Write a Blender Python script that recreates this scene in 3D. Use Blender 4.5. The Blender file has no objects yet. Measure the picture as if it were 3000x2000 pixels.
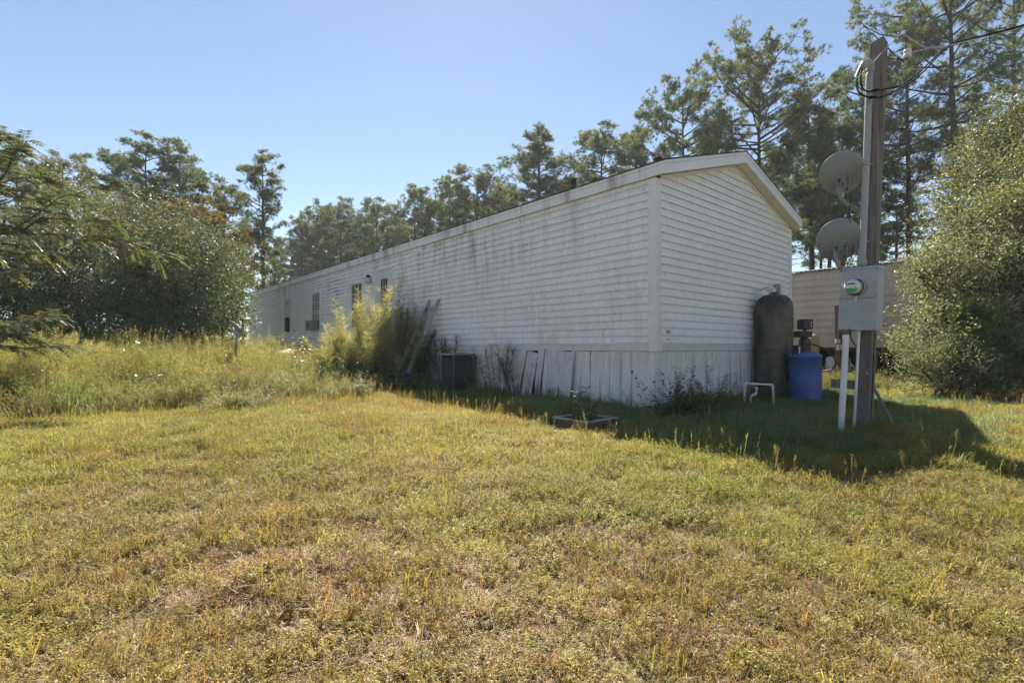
import bpy, math, random
import numpy as np
from mathutils import Vector, Matrix

# ---------------------------------------------------------------- camera, sky, sun, exposure
sc = bpy.context.scene
COL = sc.collection
H = 0.93                                   # camera height over the house yard (ground falls gently towards the camera)
F = 1470.0                                 # focal length in photo pixels (3000 wide)
HZ = 1018.0                                # horizon row in the photo
cd = bpy.data.cameras.new("camera")
cam = bpy.data.objects.new("camera", cd); COL.objects.link(cam)
cd.sensor_width = 36.0; cd.lens = 36.0 * F / 3000.0
cd.clip_start = 0.05; cd.clip_end = 2000
cam.location = (0, 0, H)
cam.rotation_euler = (math.radians(90) + math.atan((HZ - 1000) / F), 0, 0)
sc.camera = cam

SUN_EL = 47.3
SUN_AZ = math.radians(-6.0)                # measured from straight ahead (+Y), negative = left
sd = Vector((math.sin(SUN_AZ) * math.cos(math.radians(SUN_EL)), math.cos(SUN_AZ) * math.cos(math.radians(SUN_EL)), math.sin(math.radians(SUN_EL))))
w = bpy.data.worlds.new("World"); sc.world = w; w.use_nodes = True
nt = w.node_tree; bg = nt.nodes["Background"]
sky = nt.nodes.new("ShaderNodeTexSky"); sky.sky_type = 'NISHITA'; sky.sun_disc = False
sky.sun_elevation = math.radians(SUN_EL); sky.sun_rotation = SUN_AZ
sky.altitude = 60; sky.air_density = 1.0; sky.dust_density = 0.08; sky.ozone_density = 1.5
nt.links.new(sky.outputs[0], bg.inputs[0]); bg.inputs[1].default_value = 0.056
sl = bpy.data.lights.new("sun", 'SUN'); sl.energy = 5.0; sl.angle = math.radians(0.53); sl.color = (1.0, 0.94, 0.84)
so = bpy.data.objects.new("sun", sl); COL.objects.link(so)
so.rotation_euler = (-sd).to_track_quat('-Z', 'Y').to_euler(); so.location = (0, 0, 30)
sc.view_settings.view_transform = 'Standard'; sc.view_settings.look = 'None'
sc.view_settings.exposure = 1.42; sc.view_settings.gamma = 1.0
sc.render.engine = 'CYCLES'
sc.cycles.max_bounces = 4; sc.cycles.diffuse_bounces = 3; sc.cycles.glossy_bounces = 2; sc.cycles.transmission_bounces = 4; sc.cycles.use_adaptive_sampling = True; sc.cycles.adaptive_threshold = 0.03; sc.cycles.transparent_max_bounces = 8
sc.cycles.caustics_reflective = False; sc.cycles.caustics_refractive = False
sc.cycles.sample_clamp_indirect = 6.0
sc.cycles.use_denoising = True
try:
    sc.cycles.denoiser = 'OPENIMAGEDENOISE'; sc.cycles.denoising_prefilter = 'ACCURATE'
except Exception: pass

# ---------------------------------------------------------------- helpers
RNG = np.random.default_rng(7)
random.seed(3)
def P(x, y, Y):
    """point seen at photo pixel (x, y), at depth Y in front of the camera"""
    p = math.atan((HZ - 1000) / F)
    a, b = (x - 1500) / F, (1000 - y) / F
    dy = math.cos(p) - b * math.sin(p); dz = math.sin(p) + b * math.cos(p)
    return Vector((a / dy * Y, Y, H + dz / dy * Y))
def G(x, y):
    """ground height"""
    x = np.asarray(x, float); y = np.asarray(y, float)
    d = np.clip(5.6 - y, 0, 9)
    s = -0.05 * d
    n = 0.018 * np.sin(x * 1.3 + 0.7 * y) + 0.014 * np.sin(y * 1.9 - x * 0.8 + 1.0) + 0.010 * np.sin(2.9 * x + 1.7 * y)
    return s + n
def gz(x, y): return float(G(x, y))

def tag(o, label=None, cat=None, group=None, kind=None):
    if label: o['label'] = label
    if cat: o['category'] = cat
    if group: o['group'] = group
    if kind: o['kind'] = kind
    return o
def empty(name, loc, rz=0.0, label=None, cat=None, group=None):
    o = bpy.data.objects.new(name, None); COL.objects.link(o)
    o.location = loc; o.rotation_euler = (0, 0, rz); o.empty_display_size = 0.1
    return tag(o, label, cat, group)
def link(name, me, parent=None):
    o = bpy.data.objects.new(name, me); COL.objects.link(o)
    if parent: o.parent = parent
    return o
def np_mesh(name, V, Fc, mat, attr=None, smooth=False):
    """mesh from numpy arrays; Fc is (n,k)"""
    V = np.asarray(V, np.float32); Fc = np.asarray(Fc, np.int32)
    me = bpy.data.meshes.new(name)
    me.vertices.add(len(V)); me.vertices.foreach_set("co", V.ravel())
    n, k = Fc.shape
    me.loops.add(n * k); me.loops.foreach_set("vertex_index", Fc.ravel())
    me.polygons.add(n); me.polygons.foreach_set("loop_start", np.arange(0, n * k, k, dtype=np.int32))
    me.polygons.foreach_set("loop_total", np.full(n, k, np.int32))
    if smooth: me.polygons.foreach_set("use_smooth", np.ones(n, bool))
    me.update(calc_edges=True)
    if attr is not None:
        a = me.attributes.new("v", 'FLOAT', 'POINT'); a.data.foreach_set("value", np.asarray(attr, np.float32))
    me.materials.append(mat)
    return me
class MB:
    """collects boxes, tubes, lathes; build() makes ONE mesh object"""
    def __init__(s): s.v = []; s.f = []; s.sm = []
    def add(s, vs, fs, smooth=False):
        o = len(s.v); s.v += [tuple(p) for p in vs]
        s.f += [tuple(i + o for i in f) for f in fs]; s.sm += [smooth] * len(fs); return s
    def box(s, lo, hi, M=None):
        (a, b, c), (d, e, f) = lo, hi
        vs = [Vector(p) for p in ((a,b,c),(d,b,c),(d,e,c),(a,e,c),(a,b,f),(d,b,f),(d,e,f),(a,e,f))]
        if M: vs = [M @ p for p in vs]
        return s.add(vs, [(0,3,2,1),(4,5,6,7),(0,1,5,4),(1,2,6,5),(2,3,7,6),(3,0,4,7)])
    def bbox(s, lo, hi, b=0.006, M=None):
        """box with chamfered vertical + top edges"""
        (x0,y0,z0),(x1,y1,z1) = lo, hi
        ring = lambda k: [(x0+k,y0),(x1-k,y0),(x1,y0+k),(x1,y1-k),(x1-k,y1),(x0+k,y1),(x0,y1-k),(x0,y0+k)]
        R = ring(b); inn = [(min(max(p[0],x0+b),x1-b), min(max(p[1],y0+b),y1-b)) for p in R]
        vs = [(*p,z0) for p in inn]+[(*p,z0+b) for p in R]+[(*p,z1-b) for p in R]+[(*p,z1) for p in inn]
        vs = [Vector(p) for p in vs]
        if M: vs = [M @ p for p in vs]
        fs = [tuple(range(7,-1,-1)), tuple(range(24,32))]
        for l in range(3):
            for i in range(8): fs.append((l*8+i, l*8+(i+1)%8, (l+1)*8+(i+1)%8, (l+1)*8+i))
        return s.add(vs, fs)
    def tube(s, pts, r, n=8, cap=True, smooth=True):
        pts = [Vector(p) for p in pts]; rs = r if isinstance(r, (list, tuple)) else [r]*len(pts)
        vs = []; up = Vector((0.31, 0.22, 0.92)); prev = None
        for i, p in enumerate(pts):
            t = (pts[min(i+1,len(pts)-1)] - pts[max(i-1,0)]).normalized()
            if prev is None:
                a = t.cross(up)
                if a.length < 1e-3: a = t.cross(Vector((1,0,0)))
            else: a = prev - t * prev.dot(t)
            a.normalize(); prev = a; b = t.cross(a)
            for k in range(n):
                q = 2*math.pi*k/n; vs.append(p + (a*math.cos(q) + b*math.sin(q))*rs[i])
        fs = []
        for i in range(len(pts)-1):
            for k in range(n): fs.append((i*n+k, i*n+(k+1)%n, (i+1)*n+(k+1)%n, (i+1)*n+k))
        s.add(vs, fs, smooth)
        if cap:
            o = len(s.v) - len(vs)
            s.f.append(tuple(o+k for k in range(n-1,-1,-1))); s.sm.append(False)
            s.f.append(tuple(o+(len(pts)-1)*n+k for k in range(n))); s.sm.append(False)
        return s
    def lathe(s, prof, n=24, M=None, smooth=True):
        vs = []; 
        for (r, z) in prof:
            for k in range(n):
                q = 2*math.pi*k/n; vs.append(Vector((r*math.cos(q), r*math.sin(q), z)))
        if M: vs = [M @ p for p in vs]
        fs = []
        for i in range(len(prof)-1):
            for k in range(n): fs.append((i*n+k, i*n+(k+1)%n, (i+1)*n+(k+1)%n, (i+1)*n+k))
        if prof[0][0] > 1e-4: fs.append(tuple(range(n-1,-1,-1)))
        if prof[-1][0] > 1e-4: fs.append(tuple((len(prof)-1)*n+k for k in range(n)))
        return s.add(vs, fs, smooth)
    def mesh(s, name, mat):
        me = bpy.data.meshes.new(name); me.from_pydata(s.v, [], s.f)
        me.polygons.foreach_set("use_smooth", s.sm); me.materials.append(mat); me.update(); return me
    def build(s, name, mat, parent=None): return link(name, s.mesh(name, mat), parent)

# ---------------------------------------------------------------- materials
def new_mat(name):
    m = bpy.data.materials.new(name); m.use_nodes = True
    n = m.node_tree.nodes; n.clear()
    out = n.new("ShaderNodeOutputMaterial")
    return m, n, m.node_tree.links, out
def mixc(n, l, a, b, fac, mode='MIX'):
    x = n.new("ShaderNodeMix"); x.data_type = 'RGBA'; x.blend_type = mode
    for s, v in ((0, fac), (6, a), (7, b)):
        if isinstance(v, (int, float)): x.inputs[s].default_value = v
        elif isinstance(v, (tuple, list)): x.inputs[s].default_value = (*v, 1)
        else: l.new(v, x.inputs[s])
    return x.outputs[2]
def noise(n, l, scale, detail=4, stretch=(1,1,1), rough=0.55, coord='Object', lo=0.35, hi=0.65):
    tc = n.new("ShaderNodeTexCoord"); mp = n.new("ShaderNodeMapping"); mp.inputs[3].default_value = stretch
    l.new(tc.outputs[coord], mp.inputs[0])
    t = n.new("ShaderNodeTexNoise"); t.inputs['Scale'].default_value = scale; t.inputs['Detail'].default_value = detail; t.inputs['Roughness'].default_value = rough
    l.new(mp.outputs[0], t.inputs[0])
    r = n.new("ShaderNodeMapRange"); r.inputs[1].default_value = lo; r.inputs[2].default_value = hi
    l.new(t.outputs[0], r.inputs[0]); return r.outputs[0]
def pmat(name, col, rough=0.6, metal=0.0, dirt=None, dirt_amt=0.5, scale=3.0, stretch=(1,1,1), fine=0.25, bump=0.0, bscale=60, spec=0.5, lo=0.4, hi=0.72):
    """principled with a large worn/dirty noise, a fine mottle and optional relief"""
    m, n, l, out = new_mat(name)
    b = n.new("ShaderNodeBsdfPrincipled"); l.new(b.outputs[0], out.inputs[0])
    c2 = tuple(max(0, x*(1-fine)) for x in col)
    c = mixc(n, l, col, c2, noise(n, l, scale*9, 5, stretch))
    if dirt:
        mu = n.new("ShaderNodeMath"); mu.operation = 'MULTIPLY'; l.new(noise(n, l, scale, 7, stretch, 0.65, lo=lo, hi=hi), mu.inputs[0]); mu.inputs[1].default_value = dirt_amt
        c = mixc(n, l, c, dirt, mu.outputs[0])
    l.new(c, b.inputs['Base Color']); b.inputs['Roughness'].default_value = rough; b.inputs['Metallic'].default_value = metal
    b.inputs['Specular IOR Level'].default_value = spec
    if bump:
        bp = n.new("ShaderNodeBump"); bp.inputs[0].default_value = bump; bp.inputs[1].default_value = 0.01
        l.new(noise(n, l, bscale, 5, stretch, lo=0.2, hi=0.8), bp.inputs['Height']); l.new(bp.outputs[0], b.inputs['Normal'])
    return m
def leaf_mat(name, cols, transl=0.4, rough=0.45, spec=0.4, inst=False, tint=(1.15, 1.1, 0.55)):
    """leaf: colour by the attribute v along a ramp, thin enough to let light through"""
    m, n, l, out = new_mat(name)
    at = n.new("ShaderNodeAttribute"); at.attribute_name = "v"
    rp = n.new("ShaderNodeValToRGB"); l.new(at.outputs['Fac'], rp.inputs[0])
    el = rp.color_ramp.elements
    while len(el) < len(cols): el.new(0.5)
    for i, c in enumerate(cols): el[i].position = i/(len(cols)-1) if len(cols) > 1 else 0; el[i].color = (*c, 1)
    c = rp.outputs[0]
    if inst:
        ai = n.new("ShaderNodeAttribute"); ai.attribute_type = 'INSTANCER'; ai.attribute_name = "col"
        c = mixc(n, l, c, ai.outputs['Color'], 1.0, 'MULTIPLY')
    b = n.new("ShaderNodeBsdfPrincipled"); l.new(c, b.inputs['Base Color']); b.inputs['Roughness'].default_value = rough; b.inputs['Specular IOR Level'].default_value = spec
    t = n.new("ShaderNodeBsdfTranslucent"); l.new(mixc(n, l, c, tint, 1.0, 'MULTIPLY'), t.inputs[0])
    mx = n.new("ShaderNodeMixShader"); mx.inputs[0].default_value = transl
    l.new(b.outputs[0], mx.inputs[1]); l.new(t.outputs[0], mx.inputs[2]); l.new(mx.outputs[0], out.inputs[0])
    return m

M_ = {}
def siding_mat(name, base, grime, amt, seed):
    """vinyl: blotchy mildew, vertical run-off streaks, chalky mottling"""
    m, n, l, out = new_mat(name)
    b = n.new("ShaderNodeBsdfPrincipled"); l.new(b.outputs[0], out.inputs[0])
    c = mixc(n, l, base, tuple(x*0.86 for x in base), noise(n, l, 22, 6, (1, 1, 1)))
    st = noise(n, l, 5.0, 8, (1.0, 1.0, 0.16), 0.7, lo=0.47, hi=0.72)
    bl = noise(n, l, 0.55, 4, (1, 1, 1), lo=0.35, hi=0.62)
    mu = n.new("ShaderNodeMath"); mu.operation = 'MULTIPLY'; l.new(st, mu.inputs[0]); l.new(bl, mu.inputs[1])
    m2 = n.new("ShaderNodeMath"); m2.operation = 'MULTIPLY'; l.new(mu.outputs[0], m2.inputs[0]); m2.inputs[1].default_value = amt
    tz_ = n.new("ShaderNodeTexCoord"); sz_ = n.new("ShaderNodeSeparateXYZ"); l.new(tz_.outputs['Object'], sz_.inputs[0])
    gz_ = n.new("ShaderNodeMapRange"); gz_.inputs[1].default_value = 1.9; gz_.inputs[2].default_value = 3.2; gz_.inputs[3].default_value = 0.45; gz_.inputs[4].default_value = 1.25; l.new(sz_.outputs[2], gz_.inputs[0])
    m5 = n.new("ShaderNodeMath"); m5.operation = 'MULTIPLY'; l.new(m2.outputs[0], m5.inputs[0]); l.new(gz_.outputs[0], m5.inputs[1])
    c = mixc(n, l, c, grime, m5.outputs[0])
    sp = noise(n, l, 14, 8, (1, 1, 0.35), 0.75, lo=0.56, hi=0.75)
    m3 = n.new("ShaderNodeMath"); m3.operation = 'MULTIPLY'; l.new(sp, m3.inputs[0]); m3.inputs[1].default_value = amt*0.65
    c = mixc(n, l, c, (0.30, 0.26, 0.22), m3.outputs[0])
    l.new(c, b.inputs['Base Color']); b.inputs['Roughness'].default_value = 0.5; b.inputs['Specular IOR Level'].default_value = 0.35
    bp = n.new("ShaderNodeBump"); bp.inputs[0].default_value = 0.12; bp.inputs[1].default_value = 0.004
    l.new(noise(n, l, 90, 3, (0.15, 0.15, 1)), bp.inputs['Height']); l.new(bp.outputs[0], b.inputs['Normal'])
    return m
M_['siding_gable'] = siding_mat("vinyl_clean", (0.87, 0.88, 0.89), (0.50, 0.47, 0.40), 0.35, 1)
M_['siding_long'] = siding_mat("vinyl_mildewed", (0.86, 0.86, 0.88), (0.36, 0.31, 0.285), 1.15, 2)
M_['trim'] = pmat("white_trim", (0.80, 0.80, 0.80), 0.5, dirt=(0.45, 0.42, 0.36), dirt_amt=0.35, scale=2.0, fine=0.08)
M_['fascia'] = pmat("stained_fascia", (0.78, 0.78, 0.78), 0.5, dirt=(0.22, 0.16, 0.14), dirt_amt=0.8, scale=2.2, stretch=(1, 1, 0.12), fine=0.10, lo=0.52, hi=0.68)
M_['soffit'] = pmat("soffit_vinyl_bounce_tint", (0.72, 0.66, 0.55), 0.55, dirt=(0.42, 0.33, 0.22), dirt_amt=0.3, scale=3, fine=0.06)  # white vinyl tinted tan for light bounced off the grass
M_['belt'] = pmat("belt_board", (0.70, 0.70, 0.68), 0.55, dirt=(0.38, 0.36, 0.33), dirt_amt=0.4, scale=2.5, fine=0.10)
M_['sheath'] = pmat("old_sheathing", (0.055, 0.04, 0.035), 0.9, scale=4)
M_['shingle'] = pmat("asphalt_shingle", (0.06, 0.05, 0.045), 0.95, dirt=(0.12, 0.10, 0.08), scale=6, bump=0.6, bscale=90)
M_['skirt'] = pmat("skirt_vinyl", (0.80, 0.80, 0.79), 0.5, dirt=(0.30, 0.28, 0.24), dirt_amt=0.55, scale=2.2, stretch=(1, 1, 0.35), fine=0.10)
M_['black'] = pmat("black_plastic", (0.012, 0.012, 0.013), 0.45, dirt=(0.06, 0.055, 0.05), dirt_amt=0.5, scale=6)
M_['blackmetal'] = pmat("black_iron", (0.02, 0.018, 0.017), 0.6, scale=5)
M_['dark'] = pmat("under_dark", (0.02, 0.018, 0.016), 0.95, scale=3)
M_['pvc'] = pmat("white_pvc", (0.72, 0.72, 0.72), 0.35, dirt=(0.35, 0.33, 0.28), dirt_amt=0.45, scale=5, fine=0.08)
M_['greypvc'] = pmat("grey_pvc", (0.33, 0.34, 0.355), 0.45, dirt=(0.22, 0.21, 0.20), dirt_amt=0.45, scale=4, stretch=(1, 1, 0.4), fine=0.12)
M_['galv'] = pmat("painted_steel_grey", (0.33, 0.35, 0.375), 0.42, 0.15, dirt=(0.20, 0.19, 0.19), dirt_amt=0.5, scale=3.5, fine=0.08, lo=0.5, hi=0.75)
M_['dish'] = pmat("dish_grey", (0.22, 0.225, 0.235), 0.5, dirt=(0.22, 0.22, 0.21), dirt_amt=0.35, scale=3, fine=0.05)
M_['rubber'] = pmat("cable_rubber", (0.012, 0.012, 0.012), 0.85, spec=0.15)
M_['alu'] = pmat("dull_aluminium", (0.55, 0.55, 0.55), 0.38, 0.7, dirt=(0.25, 0.24, 0.22), dirt_amt=0.5, scale=6)
def wood_mat(name, a, b_, c_, scale=4.0, along=(1, 1, 0.06)):
    m, n, l, out = new_mat(name)
    b = n.new("ShaderNodeBsdfPrincipled"); l.new(b.outputs[0], out.inputs[0])
    g1 = noise(n, l, scale*5, 8, along, 0.7, lo=0.35, hi=0.68)
    g2 = noise(n, l, scale*0.6, 4, (1, 1, 0.3), lo=0.4, hi=0.65)
    c = mixc(n, l, a, b_, g1); c = mixc(n, l, c, c_, g2)
    l.new(c, b.inputs['Base Color']); b.inputs['Roughness'].default_value = 0.85; b.inputs['Specular IOR Level'].default_value = 0.2
    bp = n.new("ShaderNodeBump"); bp.inputs[0].default_value = 0.7; bp.inputs[1].default_value = 0.01
    l.new(g1, bp.inputs['Height']); l.new(bp.outputs[0], b.inputs['Normal'])
    return m
M_['pole'] = wood_mat("weathered_post", (0.27, 0.245, 0.225), (0.06, 0.052, 0.048), (0.165, 0.145, 0.13))
M_['plank'] = wood_mat("rough_plank", (0.24, 0.20, 0.16), (0.10, 0.08, 0.06), (0.16, 0.13, 0.10), 3)
M_['bark'] = wood_mat("pine_bark", (0.10, 0.065, 0.05), (0.035, 0.024, 0.02), (0.075, 0.05, 0.04), 1.2, (1, 1, 0.3))
M_['twig'] = wood_mat("shrub_bark", (0.16, 0.13, 0.11), (0.07, 0.055, 0.05), (0.11, 0.09, 0.08), 3)

# ================================================================ GROUND
def ground():
    t = np.linspace(-1, 1, 181)
    gx = 9*np.sinh(4.1*t)/np.sinh(1.2); gx = gx/np.abs(gx).max()*260
    gy = gx + 8
    X, Y = np.meshgrid(gx, gy); Z = G(X, Y)
    n = len(gx); V = np.stack([X, Y, Z], -1).reshape(-1, 3)
    i = np.arange(n*n).reshape(n, n)
    Fq = np.stack([i[:-1,:-1], i[:-1,1:], i[1:,1:], i[1:,:-1]], -1).reshape(-1, 4)
    m, nn, l, out = new_mat("field_soil")
    b = nn.new("ShaderNodeBsdfPrincipled"); l.new(b.outputs[0], out.inputs[0])
    c = mixc(nn, l, (0.17, 0.13, 0.07), (0.28, 0.20, 0.115), noise(nn, l, 9, 8, rough=0.7))
    c = mixc(nn, l, c, (0.36, 0.28, 0.20), noise(nn, l, 0.8, 6, lo=0.58, hi=0.72))
    c = mixc(nn, l, c, (0.13, 0.125, 0.045), noise(nn, l, 0.35, 4, lo=0.42, hi=0.62))
    l.new(c, b.inputs['Base Color']); b.inputs['Roughness'].default_value = 0.95; b.inputs['Specular IOR Level'].default_value = 0.1
    bp = nn.new("ShaderNodeBump"); bp.inputs[0].default_value = 0.8; bp.inputs[1].default_value = 0.03
    l.new(noise(nn, l, 60, 6, lo=0.2, hi=0.8), bp.inputs['Height']); l.new(bp.outputs[0], b.inputs['Normal'])
    o = link("ground", np_mesh("ground", V, Fq, m, smooth=True)); tag(o, kind='structure')
ground()

# ================================================================ HOUSE
CX, CY = 2.04, 7.12                       # near corner of the walls
RZ = math.atan2(0.652, 0.758)             # local x runs along the gable wall, local y along the long wall
GW, LW = 4.80, 22.4                       # gable width, length
Z_BELT0, Z_BELT1, Z_S0, COURSE = 0.88, 0.985, 0.995, 0.1143
Z_EAVE = 3.35; SLOPE = 0.74/2.46; O1, O2 = 0.06, 0.20
cr, sr = math.cos(RZ), math.sin(RZ)
def HW(u, v, z=0.0): return Vector((CX + u*cr - v*sr, CY + u*sr + v*cr, z))
house = empty("mobile_home", (CX, CY, 0), RZ, "long white vinyl-sided mobile home with mildewed side wall and low gable roof", "mobile home")
def roof_under(u): return Z_EAVE + SLOPE*(min(u, GW-u) + O1)
# openings of the long wall: (v0, v1, z0, z1)
WINS = [(9.77, 10.54, 1.51, 2.83), (13.16, 13.92, 1.51, 2.83), (16.31, 17.08, 1.51, 2.83)]
DOOR = (7.92, 8.87, 0.94, 3.02)
OPEN = WINS + [DOOR]
# dark cores just behind the siding
wl = MB()
wl.box((0.02, 0.03, 0.86), (0.10, LW, 3.40)); wl.box((GW-0.10, 0.03, 0.86), (GW-0.02, LW, 3.40)); wl.box((0.02, LW-0.08, 0.86), (GW-0.02, LW-0.02, 3.40))
wall_long = wl.build("side_wall", M_['sheath'], house)
def prism_gable(y0, y1, zt, ins):
    vs = []
    for y in (y0, y1):
        vs += [(ins, y, 0.86), (GW-ins, y, 0.86), (GW-ins, y, roof_under(ins)-zt), (GW/2, y, roof_under(GW/2)-zt), (ins, y, roof_under(ins)-zt)]
    fs = [(0,1,2,3,4), (9,8,7,6,5)] + [(i, i+5, (i+1)%5+5, (i+1)%5) for i in range(5)]
    return vs, fs
g = MB(); g.add(*prism_gable(0.02, 0.09, 0.01, 0.03))
wall_gable = g.build("gable_wall", M_['sheath'], house)
fl = MB(); fl.box((0.02, 0.02, 0.80), (GW-0.02, LW-0.02, 0.858)); fl.build("floor_frame", M_['dark'], house)

PROF = [(0.000, 0.005), (0.029, 0.0), (0.0225, 0.066), (0.007, 0.090), (0.0035, 0.1143+0.008)]
def plank_row(axis, z0, segs, seed, lip=0.0, lift=None):
    """one lapped course; segs = [(a, b, zlo, zhi)] pieces along the wall (zlo..zhi cuts round the openings)"""
    rg = np.random.default_rng(seed); V = []; Fq = []
    wob = rg.uniform(0, 6.28, 4)
    def offs(s): return 0.0022*(np.sin(s*1.7+wob[0])+0.7*np.sin(s*4.1+wob[1])+0.5*np.sin(s*9.0+wob[2]))
    def sag(s): return 0.0016*np.sin(s*0.9+wob[3])
    for (a, b, zl, zh) in segs:
        prof = []
        pz = [(o, z0+z) for o, z in PROF]
        for (o, z) in pz: prof.append((o, min(max(z, zl), zh)))
        # outward offsets of clamped points follow the profile at that height
        pr = []
        for (o, z) in prof:
            pr.append((o, z))
        nseg = max(2, int((b-a)/0.35))
        base = len(V)
        for i in range(nseg+1):
            t = i/nseg
            for k, (o, z) in enumerate(pr):
                if axis == 'g':
                    lo = max(a, (z-Z_EAVE-0.0)/SLOPE - O1) if z > Z_EAVE else a
                    lo = max(lo, a); hi = min(b, GW-lo) if lo > a else b
                    s = lo + (hi-lo)*t
                else: s = a + (b-a)*t
                oo = o + lip + offs(s)*(1 if 0 < k < 3 else 0.3); zz = z + (sag(s) if k < 3 else 0)
                if lift:
                    q = math.exp(-((s-lift[0])/lift[1])**2)*lift[2]
                    if k < 2: zz += q; oo += q*0.5
                V.append((s, -oo, zz) if axis == 'g' else (-oo, s, zz))
        K = len(pr)
        for i in range(nseg):
            for k in range(K-1):
                q = (base+i*K+k, base+(i+1)*K+k, base+(i+1)*K+k+1, base+i*K+k+1)
                Fq.append(q if axis == 'g' else q[::-1])
    return V, Fq
def add_plank(parent, axis, z0, segs, seed, mat, lift=None, lip=0.0):
    V, Fq = plank_row(axis, z0, segs, seed, lip, lift)
    me = bpy.data.meshes.new("siding_plank"); me.from_pydata(V, [], Fq); me.materials.append(mat); me.update()
    return link("siding_plank", me, parent)
# gable courses
k = 0; z = Z_S0
while z < roof_under(GW/2) - 0.03:
    zc = min(z + COURSE + 0.006, roof_under(GW/2)-0.004)
    add_plank(wall_gable, 'g', z, [(0.09, GW-0.09, z, zc)], 100+k, M_['siding_gable'])
    z += COURSE; k += 1
# long wall courses: cut at the openings, overlapping joints every 3.66 m staggered by course
k = 0; z = Z_S0
while z < 3.36:
    zt = min(z + COURSE + 0.008, 3.40); spans = []; a = 0.09
    for o in sorted(OPEN):
        if z < o[3]-0.02 and z+COURSE > o[2]-0.04: spans.append((a, o[0]-0.05)); a = o[1]+0.05
    spans.append((a, LW-0.05)); lift0 = (11.75+0.2*math.sin(k*2.1), 0.25+0.15*abs(math.sin(k*1.3)), 0.014+0.012*abs(math.sin(k*3.7))) if 3 < k < 19 else None
    j_ = 0
    for (a, b) in spans:
        e = [a] + [q for q in np.arange(0.9 + (k*1.45) % 3.66, LW, 3.66) if a+0.15 < q < b-0.15] + [b]
        for q0, q1 in zip(e[:-1], e[1:]):
            add_plank(wall_long, 'l', z, [(q0, q1 + (0.02 if q1 < b else 0), z, zt)], 300+k*10+j_, M_['siding_long'], lift0, 0.0028*(j_ % 2)); j_ += 1
    z += COURSE; k += 1

# corner posts, belt board, starter strip
def part(name, mat, parent, *boxes):
    m = MB()
    for b in boxes: m.box(*b)
    return m.build(name, mat, parent)
for (sx, vy) in ((0, 0), (1, 0), (0, 1), (1, 1)):
    m = MB(); z0, z1 = 0.872, 3.345
    if sx == 0: xa, xb = -0.026, 0.10
    else: xa, xb = GW-0.10, GW+0.026
    if vy == 0: ya, yb = -0.026, 0.10
    else: ya, yb = LW-0.10, LW+0.026
    m.bbox((xa-0.010*(sx == 0), ya-0.010*(vy == 0), z0), (xb+0.010*(sx == 1), yb+0.010*(vy == 1), z1), 0.006); m.build("corner_post", M_['trim'], house)
part("belt_board", M_['belt'], house, ((0.101, -0.018, Z_BELT0), (2.62, 0.02, 0.972)))
part("belt_board", M_['belt'], house, ((2.624, -0.021, Z_BELT0+0.003), (GW-0.101, 0.02, 0.970)))
part("belt_board", M_['belt'], house, ((-0.018, 0.101, Z_BELT0), (0.02, LW-0.101, 0.972)))
part("starter_strip", M_['trim'], house, ((0.101, -0.024, 0.974), (GW-0.101, 0.01, 0.993)))
part("starter_strip", M_['trim'], house, ((-0.024, 0.101, 0.974), (0.01, LW-0.101, 0.993)))

# roof
def slope_pts(u): return Z_EAVE + 0.18 + SLOPE*(min(u, GW-u)+O1)
for s in (0, 1):
    m = MB(); U = [(-O1-0.02, GW/2+0.0005), (GW+O1+0.02, GW/2)][s]
    vs = []
    for y in (-O2-0.025, LW+O2):
        for u in U:
            zz = slope_pts(u); vs += [(u, y, zz), (u, y, zz+0.022)]
    m.add(vs, [(0,2,3,1), (4,5,7,6), (0,1,5,4), (2,6,7,3), (1,3,7,5), (0,4,6,2)])
    m.build("roof_slope", M_['shingle'], house)
# eave fascia + upper drip board, gable rakes, soffits
part("fascia", M_['fascia'], house, ((-O1-0.012, -O2, Z_EAVE), (-O1+0.012, LW+O2-0.01, Z_EAVE+0.128)))
part("drip_board", M_['fascia'], house, ((-O1-0.018, -O2, Z_EAVE+0.131), (-O1+0.012, LW+O2-0.01, Z_EAVE+0.176)))
part("fascia", M_['fascia'], house, ((GW+O1-0.012, -O2, Z_EAVE), (GW+O1+0.012, LW+O2-0.01, Z_EAVE+0.176)))
part("soffit", M_['soffit'], house, ((-O1+0.013, 0.0, Z_EAVE+0.012), (0.03, LW, Z_EAVE+0.022)))
def rake(name, mat, ya, yb, h0, h1):
    for s in (0, 1):
        m = MB(); us = (-O1-0.014, GW/2-0.001) if s == 0 else (GW/2+0.001, GW+O1+0.014)
        vs = []
        for y in (ya, yb):
            for u in us:
                zz = Z_EAVE + SLOPE*(min(u, GW-u)+O1); vs += [(u, y, zz+h0), (u, y, zz+h1)]
        m.add(vs, [(0,2,3,1), (4,5,7,6), (0,1,5,4), (2,6,7,3), (1,3,7,5), (0,4,6,2)])
        m.build(name, mat, house)
rake("rake_board", M_['trim'], -O2-0.014, -O2+0.008, -0.004, 0.128)
rake("rake_trim", M_['trim'], -O2-0.020, -O2+0.006, 0.131, 0.178)
rake("gable_soffit", M_['soffit'], -O2+0.009, -0.004, 0.004, 0.014)
for s in (0, 1):    # frieze moulding along the gable wall under the soffit
    m = MB(); us = (0.095, GW/2-0.002) if s == 0 else (GW/2+0.002, GW-0.095); vs = []
    for y in (-0.034, 0.0):
        for u in us:
            zz = roof_under(u); vs += [(u, y, zz-0.045), (u, y, zz-0.003)]
    m.add(vs, [(0,2,3,1), (4,5,7,6), (0,1,5,4), (2,6,7,3), (1,3,7,5), (0,4,6,2)]); m.build("frieze_strip", M_['trim'], house)
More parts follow.
